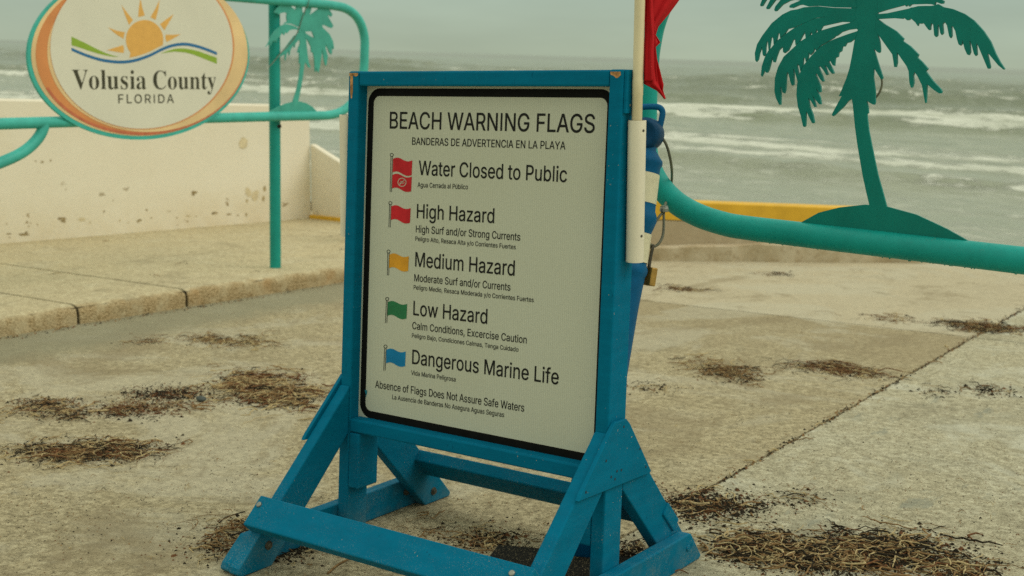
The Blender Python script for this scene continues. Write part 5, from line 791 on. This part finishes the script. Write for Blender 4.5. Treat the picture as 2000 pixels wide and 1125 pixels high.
def ovtext(text, G, a, b, capv, capu, space, track, rows=1):
    bm = bmesh.new(); A = S(*gL.P(*a, 46.8)) - base2; Bq = S(*gL.P(*b, 46.8)) - base2; Cc = S(*gL.P(a[0], capv, 46.8)) - base2
    lettering(bm, text, G, A, Bq, Vector((0, 0, 1)), (Cc - A).length, nL, capu, space, track, fat=-3 if capu < 500 else 0)
    me = bpy.data.meshes.new('lettering'); bm.to_mesh(me); bm.free(); me.materials.append(DARK_T); o = link(bpy.data.objects.new('lettering', me), ov)
ovtext('Volusia County', SERIF, (141.5, 174.2), (422.5, 174.2), 136.5, 446, 165, 2)
ovtext('FLORIDA', GLYPHS, (231.2, 201.7), (339.8, 201.0), 184.3, 509, 195, 105)

# thin wire strung over the far gate
wr = empty('wire', Matrix.Translation(base2 + Vector((0, 0, 1.0)))); tag(wr, 'thin grey wire hanging from the far gate across the small palm cutout', 'wire')
bm = bmesh.new(); add_tube(bm, [q - base2 - Vector((0, 0, 1.0)) for q in smoothpath([S(*gL.P(u, v, lf)) for u, v, lf in ((604, -8, 45), (602, 8, 40), (596, 20, 25), (590, 36, 12), (584, 55, 10), (576, 72, 10), (562, 90, 12), (548, 104, 14), (535, 120, 20), (525, 131, 40))], 6)], .0026, 8); mesh_obj('strand', bm, CABLE, wr, smooth=True)
# ------------------------------------------------------------------ washed-up weed and straw
def strand(bm, p, ang, ln, r, mi, lift):
    n = max(4, int(ln / .018)); pts = []; a = ang; q = Vector((p[0], p[1], 0)); curl = random.gauss(0, .34)
    z0 = r + lift * random.random(); z1 = r + lift * random.random()
    for i in range(n + 1):
        t = i / n; pts.append(Vector((q.x, q.y, z0 + (z1 - z0) * t + .010 * math.sin(t * 3.1) * random.random())))
        a += curl * .8 + random.gauss(0, .48); q += Vector((math.cos(a), math.sin(a), 0)) * ln / n
    add_tube(bm, pts, [r * (1 - .5 * abs(2 * i / n - 1) ** 2) for i in range(n + 1)], 5, True, mi)
def crumb(bm, p, s, mi):
    v = [bm.verts.new(Vector((p[0], p[1], 0)) + Vector((math.cos(a) * s * random.uniform(.5, 1.4), math.sin(a) * s * random.uniform(.5, 1.4), 0))) for a in (0, 1.57, 3.14, 4.71)]
    t = bm.verts.new(Vector((p[0], p[1], s * random.uniform(.5, 1.1)))); b = [v[i] for i in range(4)]
    for i in range(4): bm.faces.new((b[i], b[(i + 1) % 4], t)).material_index = mi
LOOSE = []
def clump(name, label, cat, blobs, n, lens, mix, crumbs, z=0, group=None, lift=.02, rad=(.0008, .0026)):
    """blobs: photo-space ellipses (u, v, half width, half height, tilt); each breaks up into small drifts of strands"""
    us = sum(b[0] for b in blobs) / len(blobs); vs = sum(b[1] for b in blobs) / len(blobs)
    org = pave(us, vs, z); o3 = np.array(org) / 1000; bm = bmesh.new(); wts = [b[2] * b[3] for b in blobs]
    base_a = math.atan2(*(np.array(pave(us + 60, vs, z)) - org)[[1, 0]])
    def spot(sp):
        b = random.choices(blobs, wts)[0]
        while 1:
            x, y = random.gauss(0, sp), random.gauss(0, sp)
            if x * x + y * y < 1.1: break
        return b[0] + x * b[2], b[1] + y * b[3] + x * b[2] * b[4]
    drifts = []
    for _ in range(max(4, n // 9)):
        for _k in range(60):
            u, v = spot(.52); c_ = (np.array(pave(u, v, z)) / 1000 - o3)[:2]
            if not drifts or min(np.hypot(*(c_ - q[0])) for q in drifts) < .11: break
        else: continue
        drifts.append((c_, base_a + random.gauss(0, .75), random.choices(range(4), mix)[0], random.uniform(.3, 1) ** 1.5, random.uniform(.022, .07)))
    size = [q[3] for q in drifts]; ST = []; CR = []
    for _ in range(int(n * .95)):
        c, a0, m0, h, sd = random.choices(drifts, size)[0]; ln = random.uniform(*lens) * random.choice((.25, .4, .6, .9, 1))
        a = a0 + random.gauss(0, .45) + (math.pi if random.random() < .5 else 0)
        mid = c + np.array([random.gauss(0, sd * 1.3), random.gauss(0, sd)])
        ST.append((mid, a, ln, rad[0] + (rad[1] - rad[0]) * random.random() ** 2, m0 if random.random() < .45 else random.choices(range(4), mix)[0], lift * .5 * h * random.random()))
    for _ in range(int(crumbs * 1.7)):
        c, a0, m0, h, sd = random.choices(drifts, size)[0]
        CR.append((c + np.array([random.gauss(0, sd * 1.2), random.gauss(0, sd * 1.2)]), random.uniform(.0014, .0058) * (1 if random.random() < .93 else 2), 3 if random.random() < .8 else 2))
    # what hangs together is the clump, what lies apart from it is loose litter
    mids = np.array([s[0] for s in ST]); lns = np.array([s[2] for s in ST]); left = set(range(len(ST))); best = []
    while left:
        todo = [left.pop()]; got = list(todo)
        while todo:
            i = todo.pop(); near = np.hypot(*(mids - mids[i]).T) < .28 * np.maximum(lns, lns[i])
            for q in np.nonzero(near)[0]:
                if q in left: left.discard(q); todo.append(q); got.append(q)
        if len(got) > len(best): best = got
    keep = set(best); km = mids[best]; kl = lns[best]
    for i, (mid, a, ln, r, mi, lf) in enumerate(ST):
        s_ = (mid - np.array([math.cos(a), math.sin(a)]) * ln / 2, a, ln, r, mi, lf)
        if i in keep: strand(bm, *s_)
        else: LOOSE.append((o3, s_, z))
    for p, s, mi in CR:
        if (np.hypot(*(km - p).T) < .32 * kl).any(): crumb(bm, p, s, mi)
        elif z == 0: LOOSE.append((o3, (p, s, mi), z))
    o = mesh_obj(name, bm, TW, None); o.matrix_world = smat(*org)
    return tag(o, label, cat, group)
g = 'clumps of dried weed on the pavement'
clump('weed_clump', 'largest tangle of dry weed lying left of the blue stand', 'dried weed', [(515, 765, 110, 34, .06), (590, 780, 60, 30, .1), (490, 745, 80, 20, 0)], 620, (.08, .26), (6, 6, 2.2, 2.2), 900, group=g, lift=.05, rad=(.0010, .0036))
clump('weed_clump', 'small brown weed clump at the left edge of the photo', 'dried weed', [(95, 800, 62, 17, .05), (85, 788, 50, 8, 0)], 190, (.05, .17), (4, 5, 2, 3), 500, group=g, lift=.025)
clump('weed_clump', 'reddish brown weed strip with a pale straw at its left end', 'dried weed', [(250, 803, 62, 12, -.05), (340, 795, 40, 8, -.1)], 210, (.04, .12), (3, 4, 6, 2), 400, group=g, lift=.028)
clump('weed_clump', 'long dark tangled weed clump in the left foreground', 'dried weed', [(110, 882, 95, 17, 0), (230, 880, 80, 17, -.06), (165, 885, 130, 16, 0)], 560, (.06, .22), (5, 5, 2, 5), 1100, group=g, lift=.045)
clump('weed_clump', 'flat dry weed strip in front of the kerb below the teal post', 'dried weed', [(415, 662, 52, 9, .06), (490, 668, 70, 10, .03)], 190, (.08, .24), (5, 6, 1, 2), 200, group=g, lift=.03)
clump('weed_clump', 'thin line of black weed crumbs above the reddish weed strip', 'dried weed', [(260, 773, 75, 5, -.06), (340, 768, 25, 6, 0)], 60, (.04, .10), (1, 2, 2, 6), 900, group=g, lift=.012)
clump('weed_clump', 'pale straw clump on the tan slab right of the stand', 'dried weed', [(1365, 714, 58, 9, .05), (1425, 728, 50, 8, .25)], 210, (.07, .2), (6, 5, 1, 2.5), 260, group=g, lift=.03)
clump('weed_clump', 'red brown weed clump on the tan slab just left of the joint', 'dried weed', [(1600, 716, 62, 9, .04), (1680, 729, 55, 7, .1), (1565, 718, 30, 5, -.1)], 260, (.07, .22), (3, 5, 5, 4), 360, group=g, lift=.035)
clump('weed_clump', 'small thin weed strip on the pavement beyond the padlock', 'dried weed', [(1335, 565, 28, 3, .05), (1368, 573, 16, 5, .2)], 60, (.08, .22), (3, 5, 1, 4), 120, group=g, lift=.02)
clump('weed_clump', 'dark weed heap at the far right end of the pavement joint', 'dried weed', [(1965, 645, 50, 11, .05), (1880, 633, 45, 4, .12), (1925, 640, 40, 8, 0)], 330, (.08, .26), (3, 5, 2, 6), 500, group=g, lift=.05)
clump('weed_clump', 'weed clump with pale roots behind the right back foot', 'dried weed', [(1370, 985, 50, 9, .05), (1365, 1012, 42, 14, .1)], 90, (.06, .2), (5, 4, 1, 4), 1400, group=g, lift=.02)
clump('weed_clump', 'broad black and straw weed mass in the right foreground', 'dried weed', [(1640, 1090, 100, 26, .08), (1760, 1085, 140, 32, .06), (1800, 1056, 70, 16, 0), (1860, 1105, 60, 16, .1)], 600, (.06, .21), (6, 5, 1.5, 6), 2600, group=g, lift=.04, rad=(.0009, .0032))
clump('weed_clump', 'black crumbly weed tangle between the right foot and the broad weed mass', 'dried weed', [(1500, 1062, 60, 20, .1), (1455, 1078, 60, 14, .05), (1560, 1085, 60, 22, .1)], 330, (.06, .2), (5, 5, 1.5, 6), 1700, group=g, lift=.03, rad=(.0009, .003))
clump('weed_clump', 'brown roots piled against the left front foot of the stand', 'dried weed', [(452, 1040, 18, 22, -.6), (430, 1075, 16, 26, -.6), (470, 1035, 22, 14, -.3)], 130, (.05, .14), (3, 6, 3, 3), 260, group=g, lift=.05)
clump('weed_clump', 'black curly weed scraps under the front board near the left foot', 'dried weed', [(565, 1080, 26, 10, .2), (520, 1118, 40, 8, .2)], 40, (.04, .12), (1, 3, 1, 6), 160, group=g, lift=.03)
clump('weed_clump', 'brown weed strip against the edge of the black rubber base', 'dried weed', [(925, 1055, 55, 7, .12), (972, 1062, 24, 6, .1)], 90, (.05, .16), (4, 6, 2, 4), 300, group=g, lift=.03)
clump('weed_clump', 'weed scraps on the ground seen between the right legs of the stand', 'dried weed', [(1225, 1030, 26, 9, -.2), (1235, 1075, 40, 14, -.2)], 80, (.05, .15), (4, 4, 1, 5), 300, group=g, lift=.03)
clump('weed_clump', 'dark weed sprig on the grey slab at the right edge', 'dried weed', [(1930, 763, 26, 4, 0)], 52, (.05, .12), (1, 3, 1, 6), 90, group=g, lift=.015)
clump('weed_clump', 'small sprig of weed on the grey slab near the joint', 'dried weed', [(1835, 768, 16, 3, 0)], 22, (.05, .1), (2, 4, 1, 4), 40, group=g, lift=.012)
clump('weed_clump', 'thin brown twig strip on the tan slab near the far joint', 'dried weed', [(1700, 617, 24, 3, .03), (1735, 622, 24, 2, .1)], 34, (.1, .26), (2, 6, 2, 2), 40, group=g, lift=.015)
clump('weed_clump', 'pale straw scraps below the kerb left of the dry strip', 'dried weed', [(292, 668, 30, 7, 0)], 34, (.06, .18), (5, 4, 3, 1), 40, group=g, lift=.02)
clump('weed_clump', 'straw pieces on the pavement right under the low yellow wall', 'dried weed', [(1510, 534, 22, 2.5, .05)], 20, (.1, .22), (2, 5, 1, 5), 40, group=g, lift=.015)
clump('weed_clump', 'brown scraps right of the stand below the pale straw clump', 'dried weed', [(1465, 738, 24, 3, .1), (1440, 742, 20, 3, .1)], 30, (.05, .13), (2, 5, 1, 4), 70, group=g, lift=.012)
clump('weed_clump', 'brown scraps on the tan slab against the right blue post', 'dried weed', [(1270, 757, 20, 4, .15)], 26, (.05, .13), (2, 5, 1, 4), 60, group=g, lift=.012)
clump('weed_clump', 'leaf and twig scraps on the grey slab above the weed mass', 'dried weed', [(1505, 955, 22, 7, .5), (1570, 975, 40, 5, .25), (1615, 945, 14, 8, .5)], 26, (.06, .16), (3, 5, 1, 4), 70, group=g, lift=.012)
sw = 'weed scraps on the sidewalk'
for i, (u, v, a, b, lab) in enumerate(((538, 492, 26, 3, 'weed scraps on the sidewalk beside the teal post'), (378, 515, 18, 2.5, 'dark twig on the sidewalk left of the teal post'), (309, 539, 16, 2, 'short twig near the sidewalk joint above the kerb'), (90, 535, 45, 3, 'faint weed streak on the sidewalk at the far left'), (214, 472, 12, 3, 'dark weed tuft at the foot of the cream wall'), (523, 529, 22, 1.5, 'thin twig on the kerb edge under the teal post'), (632, 490, 18, 4, 'weed scraps on the sidewalk beside the blue post top'), (170, 545, 30, 3, 'straw streak in the middle of the left sidewalk slab'))):
    clump('weed_scrap', lab, 'dried weed', [(u, v, a * .7, b * .6, .02)], 9, (.04, .15), (2, 4, 1, 4), 24, z=107, group=sw, lift=.012)
# single pieces
def one(name, label, cat, pts, r, mi, z=0):
    P0 = pave(*pts[0], z); bm = bmesh.new(); add_tube(bm, smoothpath([Vector((np.array(pave(u, v, z)) - P0) / 1000) + Vector((0, 0, r)) for u, v in pts], 5), r, 7); o = mesh_obj(name, bm, TW[mi], smooth=True); o.matrix_world = smat(*P0); tag(o, label, cat)
one('straw', 'single pale straw lying left of the reddish weed strip', 'straw', [(172, 806), (195, 804.5), (214, 804)], .0045, 0)
one('twig', 'bent pale twig beside the black rubber base under the stand', 'twig', [(946, 1070), (960, 1066), (976, 1061)], .004, 0)
one('twig', 'pale twisted root lying behind the right back foot', 'twig', [(1322, 984), (1345, 984), (1362, 988), (1385, 987)], .0055, 0)
one('twig', 'thin brown stem on the foreground pavement below the front board', 'twig', [(640, 1122), (660, 1105), (685, 1092), (700, 1088)], .003, 1)
one('twig', 'thin dark root curling from the left front foot', 'twig', [(478, 1000), (460, 1005), (440, 1012), (428, 1022)], .0016, 3)
bm = bmesh.new(); q0 = pave(393, 784)
bmesh.ops.create_icosphere(bm, subdivisions=2, radius=.02)
for v in bm.verts: v.co = Vector((v.co.x * 1.25, v.co.y * .9, v.co.z * .6 + .011)) * (1 + .18 * noise.noise(v.co * 60))
pb = mesh_obj('pebble', bm, plain('dark_stone', (.06, .07, .06), .7), smooth=True); pb.matrix_world = smat(*q0); tag(pb, 'single dark grey pebble left of the largest weed tangle', 'pebble')
# grit scattered all over
bm = bmesh.new()
for _ in range(5200):
    u = random.uniform(-30, 2030); v = random.triangular(560, 1150, 1000)
    P = np.array(pave(u, v)) / 1000
    if P[0] < -3.44: continue
    if random.random() < .95: crumb(bm, P[:2], random.uniform(.0010, .0032), random.choice((3, 3, 1, 2)))
    else: strand(bm, P[:2], random.uniform(0, 6.3), random.uniform(.012, .04), random.uniform(.0005, .0011), random.choice((0, 1, 1, 3)), .004)
for _ in range(900):                                          # grit gathered in the joint and the gutter
    if random.random() < .6:
        y = random.uniform(600, 6500); P = np.array([JX0 - .0325 * (y - 1000) + random.gauss(0, 10), y, 0]) / 1000
    else:
        y = random.uniform(-500, 4500); P = np.array([-3430 + abs(random.gauss(0, 30)), y, 0]) / 1000
    crumb(bm, P[:2], random.uniform(.003, .008), random.choice((3, 3, 1, 2)))
    if random.random() < .06: strand(bm, P[:2], 1.57 + random.gauss(0, .35), random.uniform(.03, .09), random.uniform(.001, .003), random.choice((0, 1, 1, 3)), .006)
for o3, s_, z in LOOSE:
    if z: continue
    q = (s_[0] + o3[:2],) + tuple(s_[1:])
    if len(q) == 3: crumb(bm, *q)
    else: strand(bm, *q[:5], .004)
gr = mesh_obj('grit', bm, TW); gr.matrix_world = MW; tag(gr, 'fine dark grit and straw bits strewn over the pavement', 'grit', kind='stuff')
bpy.context.view_layer.update()
